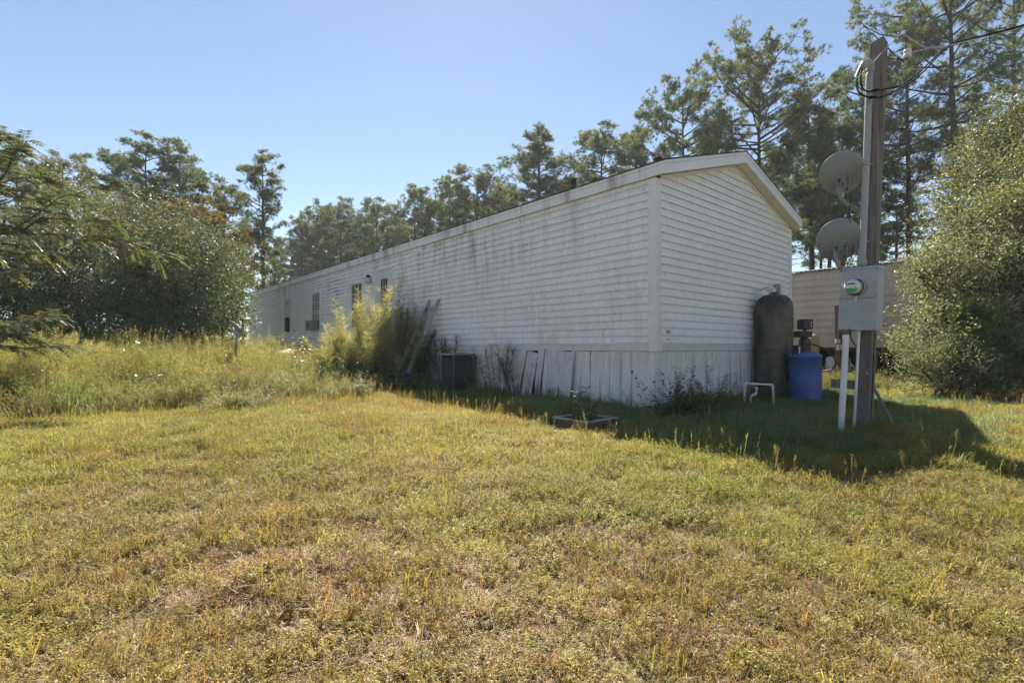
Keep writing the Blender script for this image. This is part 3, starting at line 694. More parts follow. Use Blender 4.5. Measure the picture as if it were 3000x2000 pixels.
# satellite dishes
def dish(name, c, r, fwd, label, mast, foot_dir, cat="satellite dish"):
    """c centre of the reflector, fwd the way its bowl faces"""
    t = thing(name, tuple(mast[-1]), label, cat)
    f = fwd.normalized(); sx = f.cross(Vector((0, 0, 1))).normalized(); sy = sx.cross(f)
    M = Matrix(((sx.x, sy.x, f.x, c.x), (sx.y, sy.y, f.y, c.y), (sx.z, sy.z, f.z, c.z), (0, 0, 0, 1)))
    m = MB(); N = 40; prof = [(0.001, -0.060), (0.08, -0.056), (0.15, -0.040), (0.21, -0.014), (0.232, 0.0), (0.240, 0.004), (0.240, 0.010), (0.230, 0.008), (0.205, -0.008), (0.15, -0.033), (0.08, -0.049), (0.001, -0.053)]
    s_ = r/0.24; m.lathe([(a*s_, b*s_) for a, b in prof], N, M @ Matrix.Diagonal((1.0, 1.06, 1, 1))); pb_build(m, "reflector", M_['dish'], t)
    m = MB(); m.box((-0.045, -0.20, -0.105), (0.050, -0.03, -0.055), M); m.box((-0.065, -0.22, -0.135), (-0.048, -0.06, -0.06), M); m.box((0.053, -0.22, -0.130), (0.068, -0.05, -0.06), M); brk = pb_build(m, "bracket", M_['dish'], t)
    m = MB()
    for (x, y) in ((-0.03, -0.05), (0.035, -0.05), (-0.03, -0.17), (0.035, -0.17), (0.0, -0.11)): m.lathe([(0.010, 0), (0.010, 0.012), (0.001, 0.013)], 8, M @ Matrix.Translation((x, y, -0.105)) @ Matrix.Rotation(math.pi, 4, 'X'))
    o = pb_build(m, "bolt", M_['blackmetal'], t)
    m = MB(); m.box((-0.062, -0.085, -0.125), (-0.030, -0.050, -0.107), M); pb_build(m, "clamp", M_['black'], t)
    m = MB(); m.tube([M @ Vector((-0.055, -0.10, -0.10))] + mast, 0.020, 12); pb_build(m, "mast", M_['dish'], t)
    fd = (mast[-1]-mast[-2]).normalized(); m = MB(); m.box((-0.008, -0.035, -0.055), (0.012, 0.035, 0.055), Matrix.Translation(mast[-1]) @ Matrix.Rotation(A_*-1, 4, 'Z')); pb_build(m, "foot_plate", M_['dish'], t)
    a0 = M @ Vector((0.01, -0.215, -0.07)); a1 = M @ Vector((0.02, -0.27, 0.02)); a2 = M @ Vector((0.03, -0.20, 0.36))
    m = MB(); m.tube([a0, a1, a2], 0.013, 8); pb_build(m, "feed_arm", M_['pvc'], t)
    m = MB(); m.tube([a2 + sy*0.0, a2 + sy*0.05 - f*0.02, a2 + sy*0.09 - f*0.05], [0.025, 0.03, 0.036], 12); pb_build(m, "feed_horn", M_['pvc'], t)
    return t
fw = Vector((0.42, 0.82, 0.40))
dish("satellite_dish", PP(2467, 507, 0.12), 0.226, fw, "upper of the two grey satellite dishes on the timber post", [PP(2459, 562, -0.02), PP(2462, 578, -0.02), PP(2472, 592, -0.01), PP(2495, 606, 0.0), PP(2520, 620, 0.02)], 0)
dish("satellite_dish", PP(2459, 703, 0.12), 0.226, fw, "lower grey satellite dish just above the meter box", [PP(2450, 758, -0.02), PP(2453, 772, -0.02), PP(2462, 784, -0.01), PP(2490, 797, 0.0), PP(2515, 808, 0.02)], 0)
cb = thing("dish_cable", tuple(PP(2478, 790, -0.02)), "thin black coax cable hanging from the two satellite dishes", "cable")
m = MB(); m.tube([PP(2494, 580, 0.0), PP(2490, 600, -0.02), PP(2489, 640, -0.03), PP(2494, 670, 0.05), PP(2500, 730, 0.06), PP(2494, 755, -0.03), PP(2484, 770, -0.04), PP(2479, 792, -0.04)], 0.005, 6); pb_build(m, "wire", M_['black'], cb)

# service drop
sdp = thing("service_wires", tuple(PP(2574, 170)), "black overhead service wires looping from weatherhead to the right", "wires")
def RP(x, y, dY=0.0): return PP(2250 + x/3.136, y/3.136, dY)
def smooth_path(pts, n=6):
    out = []
    for i in range(len(pts)-1):
        p0, p1, p2, p3 = pts[max(i-1,0)], pts[i], pts[i+1], pts[min(i+2,len(pts)-1)]
        for j in range(n):
            t = j/n; out.append(0.5*((2*p1)+(p2-p0)*t+(2*p0-5*p1+4*p2-p3)*t*t+(3*p1-p0-3*p2+p3)*t**3))
    return out + [pts[-1]]
end = RP(2700, 130, 0.9); far = end + (end - RP(2000, 330, 0.6))*4.0
m = MB(); m.tube(smooth_path([RP(870, 610, -0.16), RP(850, 740, -0.18), RP(880, 825, -0.20), RP(950, 842, -0.20), RP(1060, 822, -0.16), RP(1200, 795, -0.05), RP(1350, 700, 0.1), RP(1500, 560, 0.25), RP(1640, 430, 0.4), RP(1800, 375, 0.5), RP(2000, 330, 0.6), RP(2352, 240, 0.75), end, far]), 0.0085, 8); pb_build(m, "phase_wire", M_['rubber'], sdp)
m = MB(); m.tube(smooth_path([RP(845, 620, -0.16), RP(815, 760, -0.18), RP(840, 855, -0.20), RP(940, 895, -0.20), RP(1050, 890, -0.15), RP(1200, 820, -0.05), RP(1330, 740, 0.1), RP(1450, 640, 0.22), RP(1560, 520, 0.33), RP(1700, 408, 0.42), RP(1850, 358, 0.52), RP(2000, 322, 0.6), RP(2352, 228, 0.75), end + Vector((0, 0, 0.02)), far + Vector((0, 0, 0.02))]), 0.0085, 8); pb_build(m, "phase_wire", M_['rubber'], sdp)
m = MB(); m.tube(smooth_path([RP(850, 600, -0.17), RP(800, 715, -0.20), RP(850, 690, -0.20), RP(920, 610, -0.19), RP(990, 545, -0.17), RP(1090, 440, -0.10), RP(1190, 342, 0.0), RP(1250, 318, 0.05), RP(1350, 385, 0.15), RP(1460, 440, 0.22), RP(1600, 436, 0.3), RP(1800, 385, 0.45), RP(2000, 337, 0.6), RP(2352, 246, 0.75), end - Vector((0, 0, 0.02)), far - Vector((0, 0, 0.02))]), 0.0048, 8); pb_build(m, "neutral_wire", M_['alu'], sdp)
m = MB(); m.tube([RP(1475, 443, 0.22), RP(1600, 437, 0.3)], 0.014, 8); pb_build(m, "connector", M_['galv'], sdp)
m = MB(); m.tube([RP(955, 838, -0.2), RP(1010, 826, -0.18)], 0.015, 8); m.tube([RP(930, 897, -0.2), RP(1000, 893, -0.18)], 0.015, 8); pb_build(m, "splice", M_['rubber'], sdp)
m = MB(); m.tube(smooth_path([RP(1085, 535, -0.02), RP(1150, 500, 0.0), RP(1220, 455, 0.06), RP(1310, 448, 0.1), RP(1330, 470, 0.12), RP(1280, 540, 0.1), RP(1200, 548, 0.05), RP(1085, 535, -0.02)], 4), 0.006, 6); pb_build(m, "clevis", M_['blackmetal'], sdp)
q1, q2 = RP(1283, 455, 0.1), RP(1280, 532, 0.1); m = MB(); m.tube([q1, q1.lerp(q2, .2), q1.lerp(q2, .4), q1.lerp(q2, .5), q1.lerp(q2, .6), q1.lerp(q2, .8), q2], [0.030, 0.040, 0.036, 0.026, 0.036, 0.040, 0.030], 12); pb_build(m, "insulator", M_['paper'], sdp)
m = MB(); m.tube([RP(1300, 490, 0.12), RP(1390, 465, 0.18), RP(1480, 445, 0.22)], 0.006, 6); pb_build(m, "tie_wire", M_['alu'], sdp)

# ================================================================ TANK, DRUM AND PLUMBING BY THE GABLE
def ground_thing(name, x, y, label, cat, group=None, rz=0.0): return empty(name, (x, y, gz(x, y)), rz, label, cat, group)
tk = P(2265, 1018, 8.95)
tank = ground_thing("water_tank", tk.x, tk.y, "tall domed brown fibreglass water tank stained black, beside the gable wall", "tank")
def tank_mat():
    m, n, l, out = new_mat("stained_lit_fibreglass")
    b = n.new("ShaderNodeBsdfPrincipled"); l.new(b.outputs[0], out.inputs[0])
    c = mixc(n, l, (0.135, 0.110, 0.080), (0.085, 0.070, 0.052), noise(n, l, 3, 6, (1, 1, 6)))
    c = mixc(n, l, c, (0.018, 0.016, 0.016), noise(n, l, 2.2, 6, (1.6, 1.6, 0.5), lo=0.48, hi=0.66))
    tc = n.new("ShaderNodeTexCoord"); sx = n.new("ShaderNodeSeparateXYZ"); l.new(tc.outputs['Object'], sx.inputs[0])
    nz = noise(n, l, 6, 6, (1, 1, 0.15), lo=0.0, hi=1.0)
    ad = n.new("ShaderNodeMath"); ad.operation = 'MULTIPLY_ADD'; l.new(nz, ad.inputs[0]); ad.inputs[1].default_value = 0.75; l.new(sx.outputs[2], ad.inputs[2])
    mr = n.new("ShaderNodeMapRange"); mr.inputs[1].default_value = 2.02; mr.inputs[2].default_value = 2.10; l.new(ad.outputs[0], mr.inputs[0])
    c = mixc(n, l, c, (0.035, 0.028, 0.032), mr.outputs[0])
    m4 = n.new("ShaderNodeMapRange"); m4.inputs[1].default_value = 2.24; m4.inputs[2].default_value = 2.34; l.new(ad.outputs[0], m4.inputs[0])
    c = mixc(n, l, c, (0.22, 0.22, 0.23), m4.outputs[0])  # pale tone at the dome top imitates sunlight falling on it
    l.new(c, b.inputs['Base Color']); b.inputs['Roughness'].default_value = 0.55
    bp = n.new("ShaderNodeBump"); bp.inputs[0].default_value = 0.25; bp.inputs[1].default_value = 0.006; l.new(noise(n, l, 45, 3, (0.2, 0.2, 1)), bp.inputs['Height']); l.new(bp.outputs[0], b.inputs['Normal'])
    return m
R0 = 0.308; m = MB(); m.lathe([(R0*0.93, -0.06), (R0*0.97, 0.05), (R0, 0.2), (R0, 1.55), (R0*0.99, 1.64), (R0*0.94, 1.72), (R0*0.83, 1.79), (R0*0.62, 1.845), (R0*0.33, 1.875), (0.07, 1.885), (0.07, 1.91), (0.001, 1.915)], 40); shell = m.build("shell", tank_mat(), tank); shell.rotation_euler = (0.0, 0.012, 0)
m = MB(); m.lathe([(0.055, 1.90), (0.055, 1.95), (0.03, 1.955), (0.03, 2.00), (0.001, 2.0)], 14); m.build("cap", M_['pvc'], tank)
m = MB(); m.tube(smooth_path([Vector((0.0, 0.0, 1.97)), Vector((-0.08, -0.02, 2.0)), Vector((-0.12, 0.1, 1.99)), Vector((-0.10, 0.28, 1.98))]), 0.02, 8); m.build("pipe", M_['pvc'], tank)
dk = P(2359, 1018, 8.35)
drum = ground_thing("blue_drum", dk.x, dk.y, "blue plastic drum with recessed lid standing right of the tall brown tank", "drum")
M_['blue'] = pmat("blue_plastic", (0.06, 0.125, 0.35), 0.5, dirt=(0.035, 0.07, 0.19), dirt_amt=0.4, scale=2.5, stretch=(1, 1, 0.3), fine=0.15)
rb = 0.236; m = MB(); m.lathe([(rb*0.95, -0.05), (rb*0.985, 0.03), (rb, 0.08), (rb*1.0, 0.42), (rb*1.006, 0.44), (rb, 0.46), (rb*0.99, 0.76), (rb*1.03, 0.765), (rb*1.04, 0.78), (rb*1.03, 0.81), (rb*0.96, 0.828), (rb*0.70, 0.83), (rb*0.66, 0.838), (rb*0.64, 0.838), (rb*0.62, 0.82), (0.001, 0.822)], 36); m.build("barrel", M_['blue'], drum)
m = MB(); m.lathe([(rb*0.60, 0.821), (rb*0.60, 0.848), (rb*0.56, 0.856), (0.001, 0.858)], 30, Matrix.Translation((0.03, 0.02, 0))); m.build("lid", M_['blue'], drum)
# water softener
sk = P(2358, 1018, 9.95)
soft = ground_thing("water_softener", sk.x, sk.y, "slim grey-brown softener tank with black control head behind the blue drum", "water softener")
M_['greybrown'] = pmat("dirty_resin_tank", (0.12, 0.10, 0.085), 0.6, dirt=(0.05, 0.045, 0.04), scale=4)
m = MB(); m.lathe([(0.10, -0.05), (0.105, 0.05), (0.105, 1.02), (0.085, 1.08), (0.045, 1.11), (0.001, 1.11)], 20); m.build("tank", M_['greybrown'], soft)
m = MB(); m.bbox((-0.17, -0.10, 1.10), (0.10, 0.10, 1.225), 0.01); m.build("valve_body", M_['black'], soft)
m = MB(); m.bbox((-0.10, -0.11, 1.26), (0.115, 0.11, 1.46), 0.02); m.lathe([(0.03, 1.22), (0.03, 1.27)], 10); hd = m.build("control_head", M_['black'], soft)
m = MB(); m.box((0.055, -0.1145, 1.37), (0.075, -0.1105, 1.41)); m.box((0.055, -0.1145, 1.30), (0.065, -0.1105, 1.35)); m.build("dial_mark", M_['pvc'], hd)
yk = P(2384, 1018, 10.3)
ytk = ground_thing("tan_tank", yk.x, yk.y, "tan resin tank half hidden behind the black softener head", "tank")
M_['tan'] = pmat("tan_resin", (0.42, 0.31, 0.14), 0.5, dirt=(0.2, 0.15, 0.08), scale=4); m = MB(); m.lathe([(0.095, -0.05), (0.10, 0.05), (0.10, 1.08), (0.08, 1.16), (0.04, 1.2), (0.001, 1.2)], 18); m.build("shell", M_['tan'], ytk)
gk = P(2334, 1024, 8.3)
gbx = empty("control_box", (gk.x, gk.y, gk.z), RZ, "small dark control box with white label between brown tank and blue drum", "control box")
m = MB(); m.bbox((-0.06, -0.05, -0.085), (0.07, 0.05, 0.075), 0.008); m.build("case", M_['black'], gbx); m = MB(); m.box((-0.055, -0.054, -0.06), (0.0, -0.0505, 0.05)); m.build("label", M_['paper'], gbx); 
hs = [P(x, y, Y) for x, y, Y in ((2366, 1006, 9.75), (2378, 1008, 9.7), (2409, 1018, 9.7), (2434, 1037, 9.7), (2448, 1058, 9.7), (2443, 1076, 9.7), (2427, 1085, 9.72), (2408, 1087, 9.8), (2380, 1100, 9.8), (2370, 1130, 9.8), (2369, 1163, 9.8))]
hose = thing("black_hose", tuple(hs[-1]), "black rubber hose looping out to the right behind the blue drum", "hose"); m = MB(); m.tube(smooth_path(hs, 5), 0.014, 8); pb_build(m, "tube", M_['black'], hose)
# white pvc stand pipe
def VP(x, y, Y=7.75): return P(2150 + x/2.852, 750 + y/2.852, Y)
pv = VP(90, 1200); pvc = thing("pvc_standpipe", (pv.x, pv.y, gz(pv.x, pv.y)), "low white pvc pipe frame with elbows in front of the brown tank", "pipe")
m = MB(); m.tube([VP(90, 1300), VP(90, 1085), VP(92, 1068), VP(110, 1064), VP(180, 1068), VP(300, 1074), VP(320, 1078), VP(326, 1095), VP(335, 1310)], 0.0165, 12); pb_build(m, "pipe", M_['pvc'], pvc)
m = MB()
for a, b in (((90, 1095), (90, 1072)), ((95, 1066), (118, 1064)), ((150, 1067), (185, 1069)), ((300, 1074), (322, 1077)), ((325, 1085), (326, 1105))): m.tube([VP(*a), VP(*b)], 0.022, 12)
pb_build(m, "fitting", M_['pvc'], pvc)
m = MB(); m.tube([VP(186, 1092), VP(186, 1140), VP(176, 1158), VP(150, 1162), VP(140, 1172), VP(140, 1300)], 0.016, 12); m.tube([VP(186, 1095), VP(186, 1112)], 0.023, 12); m.tube([VP(186, 1113), VP(205, 1113)], 0.009, 8); m.tube([VP(184, 1146), VP(172, 1160)], 0.021, 10); pb_build(m, "branch_pipe", M_['pvc'], pvc)

# wooden post with electric boxes, pale tub
wp = P(2458, 1018, 13.0); wpost = ground_thing("short_post", wp.x, wp.y, "short brown wooden post with two small boxes in front of the old trailer", "post")
M_['redwood'] = wood_mat("brown_post", (0.22, 0.13, 0.09), (0.12, 0.07, 0.05), (0.17, 0.11, 0.08)); M_['whitebox'] = pmat("white_box", (0.66, 0.68, 0.68), 0.4, dirt=(0.3, 0.3, 0.3), scale=8)
m = MB(); m.bbox((-0.065, -0.065, -0.3), (0.065, 0.065, 2.0), 0.006, Matrix.Rotation(RZ*0.4, 4, 'Z')); m.build("timber", M_['redwood'], wpost)
m = MB(); m.bbox((-0.11, -0.13, 0.84), (0.06, -0.075, 0.99), 0.005); m.build("switch_box", M_['whitebox'], wpost); m = MB(); m.bbox((-0.14, -0.11, 1.02), (-0.03, -0.05, 1.12), 0.005); m.build("junction_box", M_['pvc'], wpost)
m = MB(); m.tube([(0.05, -0.08, 1.05), (0.1, -0.1, 0.9), (0.08, -0.1, 0.5), (0.07, -0.08, 0.0)], 0.008, 6); m.build("cable", M_['black'], wpost)
tb_ = P(2455, 1018, 14.0); tub = ground_thing("white_tub", tb_.x, tb_.y, "upturned pale white tub in the weeds beside the short wooden post", "tub", rz=RZ)
m = MB(); prof = [(0.50, 0.0), (0.47, 0.55), (0.44, 0.63), (0.36, 0.66), (0.001, 0.67)]; m.lathe(prof, 20, Matrix.Diagonal((1.0, 0.6, 1, 1))); m.build("shell", M_['whitebox'], tub); m = MB(); m.lathe([(0.52, 0.0), (0.53, 0.02), (0.52, 0.04), (0.5, 0.04)], 20, Matrix.Diagonal((1.0, 0.6, 1, 1))); m.build("rim", M_['whitebox'], tub)

# ================================================================ ALONG THE LONG WALL
ac = HW(-0.40, 4.36); acu = empty("air_conditioner", (ac.x, ac.y, gz(ac.x, ac.y)), RZ, "square outdoor air conditioning condenser with wire grille against the long wall", "air conditioner")
M_['acmetal'] = pmat("ac_beige", (0.30, 0.285, 0.28), 0.45, dirt=(0.25, 0.22, 0.20), scale=4); M_['coil'] = pmat("ac_coil", (0.045, 0.038, 0.042), 0.6, 0.3, fine=0.4, scale=8, stretch=(1, 1, 8))
a_, hh = 0.26, 0.80; M_['acgrille'] = pmat("ac_grille", (0.14, 0.125, 0.13), 0.5, dirt=(0.06, 0.055, 0.055), scale=5)
m = MB(); m.bbox((-a_+0.02, -a_+0.02, 0.03), (a_-0.02, a_-0.02, hh-0.03), 0.05); m.build("coil", M_['coil'], acu)
m = MB(); m.bbox((-a_, -a_, hh-0.035), (a_, a_, hh), 0.012); m.build("top_panel", M_['acmetal'], acu)
m = MB(); m.bbox((-a_-0.05, -a_-0.05, -0.06), (a_+0.05, a_+0.05, 0.03), 0.01); m.build("base_pad", pmat("concrete_pad", (0.25, 0.24, 0.22), 0.9, scale=4), acu)
for (x, y) in ((-1, -1), (1, -1), (-1, 1), (1, 1)):
    m = MB(); m.bbox((x*a_-0.012, y*a_-0.012, 0.03), (x*a_+0.012, y*a_+0.012, hh-0.036), 0.004); m.build("corner_rail", M_['acgrille'], acu)
for f_ in range(4):
    m = MB(); R_ = Matrix.Rotation(f_*math.pi/2, 4, 'Z'); nh = 13
    for i in range(nh): m.box((-a_+0.019, -a_-0.004, 0.05+i*0.05), (a_-0.019, -a_, 0.054+i*0.05), R_)
    for i in range(1, 10): m.box((-a_+i*0.052-0.002, -a_-0.0085, 0.035), (-a_+i*0.051+0.002, -a_-0.0045, hh-0.037), R_)
    m.build("grille", M_['acgrille'], acu)
m = MB()
for i in range(4): m.lathe([(0.06+0.05*i, 0), (0.063+0.05*i, 0.004), (0.066+0.05*i, 0)], 24, Matrix.Translation((0, 0, hh+0.004)))
m.build("fan_guard", M_['blackmetal'], acu)
# ladder
ld = HW(-1.04, 5.83); lad = empty("aluminium_ladder", (ld.x, ld.y, gz(ld.x, ld.y)), RZ, "grey aluminium ladder section leaning on the long wall above the black bin", "ladder")
lt_, ang = 2.30, math.atan2(2.05, 1.0)
Ml = Matrix.Rotation(-(math.pi/2-ang)*-1, 4, 'Y')       # local z of the ladder leans towards the wall (+x)
for s_ in (-1, 1):
    m = MB(); y0 = s_*0.205; m.box((-0.038, y0-0.004, 0), (0.038, y0+0.004, lt_), Ml); m.box((-0.038, y0-0.014, 0), (-0.030, y0+0.014, lt_), Ml); m.box((0.030, y0-0.014, 0), (0.038, y0+0.014, lt_), Ml); m.build("rail", M_['alu'], lad)
for i in range(7):
    m = MB(); zc = 0.25+i*0.305; m.tube([Ml @ Vector((0, -0.20, zc)), Ml @ Vector((0, 0.20, zc))], 0.017, 8, smooth=False); m.build("rung", M_['alu'], lad)
# black bin
bn = P(1171, 1018, 10.3); bin_ = ground_thing("black_bin", bn.x, bn.y, "black plastic bin at the foot of the aluminium ladder", "bin", rz=0.5)
m = MB(); m.lathe([(0.15, -0.03), (0.19, 0.38), (0.21, 0.385), (0.215, 0.43), (0.20, 0.43), (0.185, 0.36), (0.15, 0.05), (0.001, 0.05)], 4, Matrix.Rotation(math.pi/4, 4, 'Z') @ Matrix.Diagonal((1.25, 1.25, 1, 1)), smooth=False); m.build("tub", M_['black'], bin_)
m = MB(); m.box((-0.12, -0.275, 0.39), (0.12, -0.262, 0.415)); m.build("handle", M_['black'], bin_)
# planter frame
M_['capwood'] = pmat("worn_white_cap", (0.46, 0.45, 0.43), 0.8, dirt=(0.16, 0.13, 0.10), dirt_amt=0.8, scale=7, fine=0.2)
pc = (0.862, 5.71); pln = empty("planter_frame", (pc[0], pc[1], gz(*pc)), RZ, "low square wooden planter frame with white top edge in the shaded grass", "planter")
M_['planterwood'] = wood_mat("planter_board", (0.17, 0.12, 0.09), (0.09, 0.065, 0.05), (0.13, 0.095, 0.07), 3, (0.06, 0.06, 1)); S_ = 0.56
for (lo, hi) in (((0, 0, -0.12), (S_, 0.035, 0.11)), ((0, S_-0.035, -0.12), (S_, S_, 0.11)), ((0.0005, 0.0355, -0.12), (0.035, S_-0.0355, 0.109)), ((S_-0.035, 0.0355, -0.12), (S_-0.0005, S_-0.0355, 0.109))):
    m = MB(); m.box(lo, hi); bd_ = m.build("board", M_['planterwood'], pln)
    m = MB(); m.box((lo[0]-0.003, lo[1]-0.003, hi[2]+0.0005), (hi[0]+0.003 if hi[0] > lo[0] else hi[0], hi[1]+0.003, hi[2]+0.012)); m.build("cap_strip", M_['capwood'], bd_)
m = MB(); m.box((0.036, 0.036, -0.1), (S_-0.036, S_-0.036, 0.08)); m.build("soil", pmat("potting_soil", (0.035, 0.027, 0.02), 0.95, bump=0.8, bscale=50), pln)
# window air conditioner
wa = HW(-0.02, 13.62, 1.53); wac = empty("window_air_conditioner", tuple(wa), RZ, "white window air conditioner sticking out of the middle window", "air conditioner")
m = MB(); m.bbox((-0.24, -0.24, 0.0), (0.03, 0.24, 0.34), 0.012); m.build("case", M_['acmetal'], wac)
m = MB(); m.box((-0.246, -0.21, 0.03), (-0.2405, 0.21, 0.31)); gr_ = m.build("grille", M_['coil'], wac)
m = MB()
for i in range(9): m.box((-0.252, -0.21, 0.04+i*0.03), (-0.2465, 0.21, 0.046+i*0.03))
m.build("louvre", M_['galv'], gr_)
# dish on its own pole in the tall weeds
YD = 11.0
dpole = [P(694, 966, YD), P(692, 985, YD), P(692, 1040, YD), P(692, 1145, YD)]
t = thing("satellite_dish", (dpole[-1].x, YD, 0), "edge-on satellite dish on a thin pole in the tall weeds left of the house", "satellite dish")
fD = Vector((0.63, 0.435, 0.65)).normalized(); cD = P(698, 964, YD); sx = fD.cross(Vector((0, 0, 1))).normalized(); sy = sx.cross(fD)
M = Matrix(((sx.x, sy.x, fD.x, cD.x), (sx.y, sy.y, fD.y, cD.y), (sx.z, sy.z, fD.z, cD.z), (0, 0, 0, 1)))
m = MB(); m.lathe([(0.001, -0.05), (0.08, -0.046), (0.15, -0.032), (0.21, -0.008), (0.232, 0.004), (0.24, 0.006), (0.238, 0.012), (0.21, 0.0), (0.15, -0.026), (0.08, -0.04), (0.001, -0.044)], 32, M); pb_build(m, "reflector", M_['dish'], t)
m = MB(); m.tube(dpole, 0.022, 10); pb_build(m, "pole", M_['galv'], t); m = MB(); m.box((-0.05, -0.16, -0.12), (0.05, 0.03, -0.045), M); pb_build(m, "bracket", M_['galv'], t)
m = MB(); m.tube([P(712, 990, YD), P(733, 970, YD), P(752, 950, YD)], 0.010, 8); pb_build(m, "feed_arm", M_['galv'], t); m = MB(); m.tube([P(748, 953, YD), P(756, 949, YD), P(766, 946, YD)], [0.025, 0.03, 0.022], 10); pb_build(m, "feed_horn", M_['pvc'], t)
# box with crumpled sheet, dark bin near the far end of the wall
bx_ = P(836, 1018, 14.5); sb = ground_thing("storage_box", bx_.x, bx_.y, "weathered brown box under a crumpled white sheet by the far windows", "box", rz=RZ+0.2)
m = MB(); m.bbox((-0.36, -0.26, -0.05), (0.36, 0.26, 0.80), 0.02); m.build("crate", M_['plank'], sb)
vs = []; n_ = 16
for j in range(n_):
    for i in range(n_):
        x, y = -0.42+0.84*i/(n_-1), -0.32+0.64*j/(n_-1); e = max(abs(x)-0.36, abs(y)-0.26, 0)
        vs.append((x, y, 0.83+0.025*math.sin(9*x+4*y)+0.02*math.sin(17*y-6*x+1)-e*1.3))
m = MB(); m.add(vs, [(j*n_+i, j*n_+i+1, (j+1)*n_+i+1, (j+1)*n_+i) for j in range(n_-1) for i in range(n_-1)], True); m.build("sheet", M_['pvc'], sb)
db_ = HW(-0.45, 16.6); dbn = ground_thing("dark_barrel", db_.x, db_.y, "dark barrel standing against the long wall below the far window", "barrel")
m = MB(); m.lathe([(0.27, -0.05), (0.28, 0.03), (0.29, 0.35), (0.30, 0.37), (0.29, 0.39), (0.29, 0.68), (0.30, 0.70), (0.29, 0.72), (0.28, 1.05), (0.27, 1.08), (0.25, 1.06), (0.001, 1.05)], 24); m.build("body", pmat("dark_green_plastic", (0.02, 0.035, 0.033), 0.5, scale=3), dbn); m = MB(); m.lathe([(0.02, 1.05), (0.02, 1.075), (0.001, 1.08)], 10, Matrix.Translation((0.15, -0.1, 0))); m.build("bung", M_['black'], dbn)

# ================================================================ VEGETATION GENERATORS
def rv(rg, n): 
    v = rg.normal(size=(n, 3)); return v/np.linalg.norm(v, axis=1, keepdims=True)
def cards(pos, d, nrm_, length, width, pointed=0.45):
    """leaf rhombi: pos (n,3) base, d direction, nrm_ side hint; returns V, F(quads)"""
    side = np.cross(d, nrm_); side /= (np.linalg.norm(side, axis=1, keepdims=True)+1e-9)
    L = np.broadcast_to(np.asarray(length), (len(pos),))[:, None]; W = np.broadcast_to(np.asarray(width), (len(pos),))[:, None]
    V = np.stack([pos, pos + d*L*pointed + side*W*0.5, pos + d*L, pos + d*L*pointed - side*W*0.5], 1).reshape(-1, 3)
    i = np.arange(len(pos))[:, None]*4 + np.arange(4)
    return V, i
def needles(pos, d, length, width, rg):
    side = np.cross(d, rv(rg, len(pos))); side /= (np.linalg.norm(side, axis=1, keepdims=True)+1e-9)
    L = np.broadcast_to(np.asarray(length), (len(pos),))[:, None]; W = np.broadcast_to(np.asarray(width), (len(pos),))[:, None]
    V = np.stack([pos - side*W*0.5, pos + side*W*0.5, pos + d*L], 1).reshape(-1, 3)
    return V, np.arange(len(pos))[:, None]*3 + np.arange(3)
def ntube(paths, sides=5):
    """many tapering tubes in one mesh; paths = [(pts(k,3), radii(k))]"""
    VV = []; FF = []; o = 0
    for pts, r in paths:
        pts = np.asarray(pts, float); r = np.asarray(r, float); k = len(pts)
        t = np.gradient(pts, axis=0); t /= np.linalg.norm(t, axis=1, keepdims=True)+1e-9
        a = np.cross(t, [0.31, 0.9, 0.28]); a /= np.linalg.norm(a, axis=1, keepdims=True)+1e-9; b = np.cross(t, a)
        q = np.arange(sides)*2*np.pi/sides
        V = pts[:, None] + (a[:, None]*np.cos(q)[None, :, None] + b[:, None]*np.sin(q)[None, :, None])*r[:, None, None]
        VV.append(V.reshape(-1, 3)); i = np.arange(k*sides).reshape(k, sides) + o
        FF.append(np.stack([i[:-1], np.roll(i[:-1], -1, 1), np.roll(i[1:], -1, 1), i[1:]], -1).reshape(-1, 4)); o += k*sides
    return np.concatenate(VV), np.concatenate(FF)

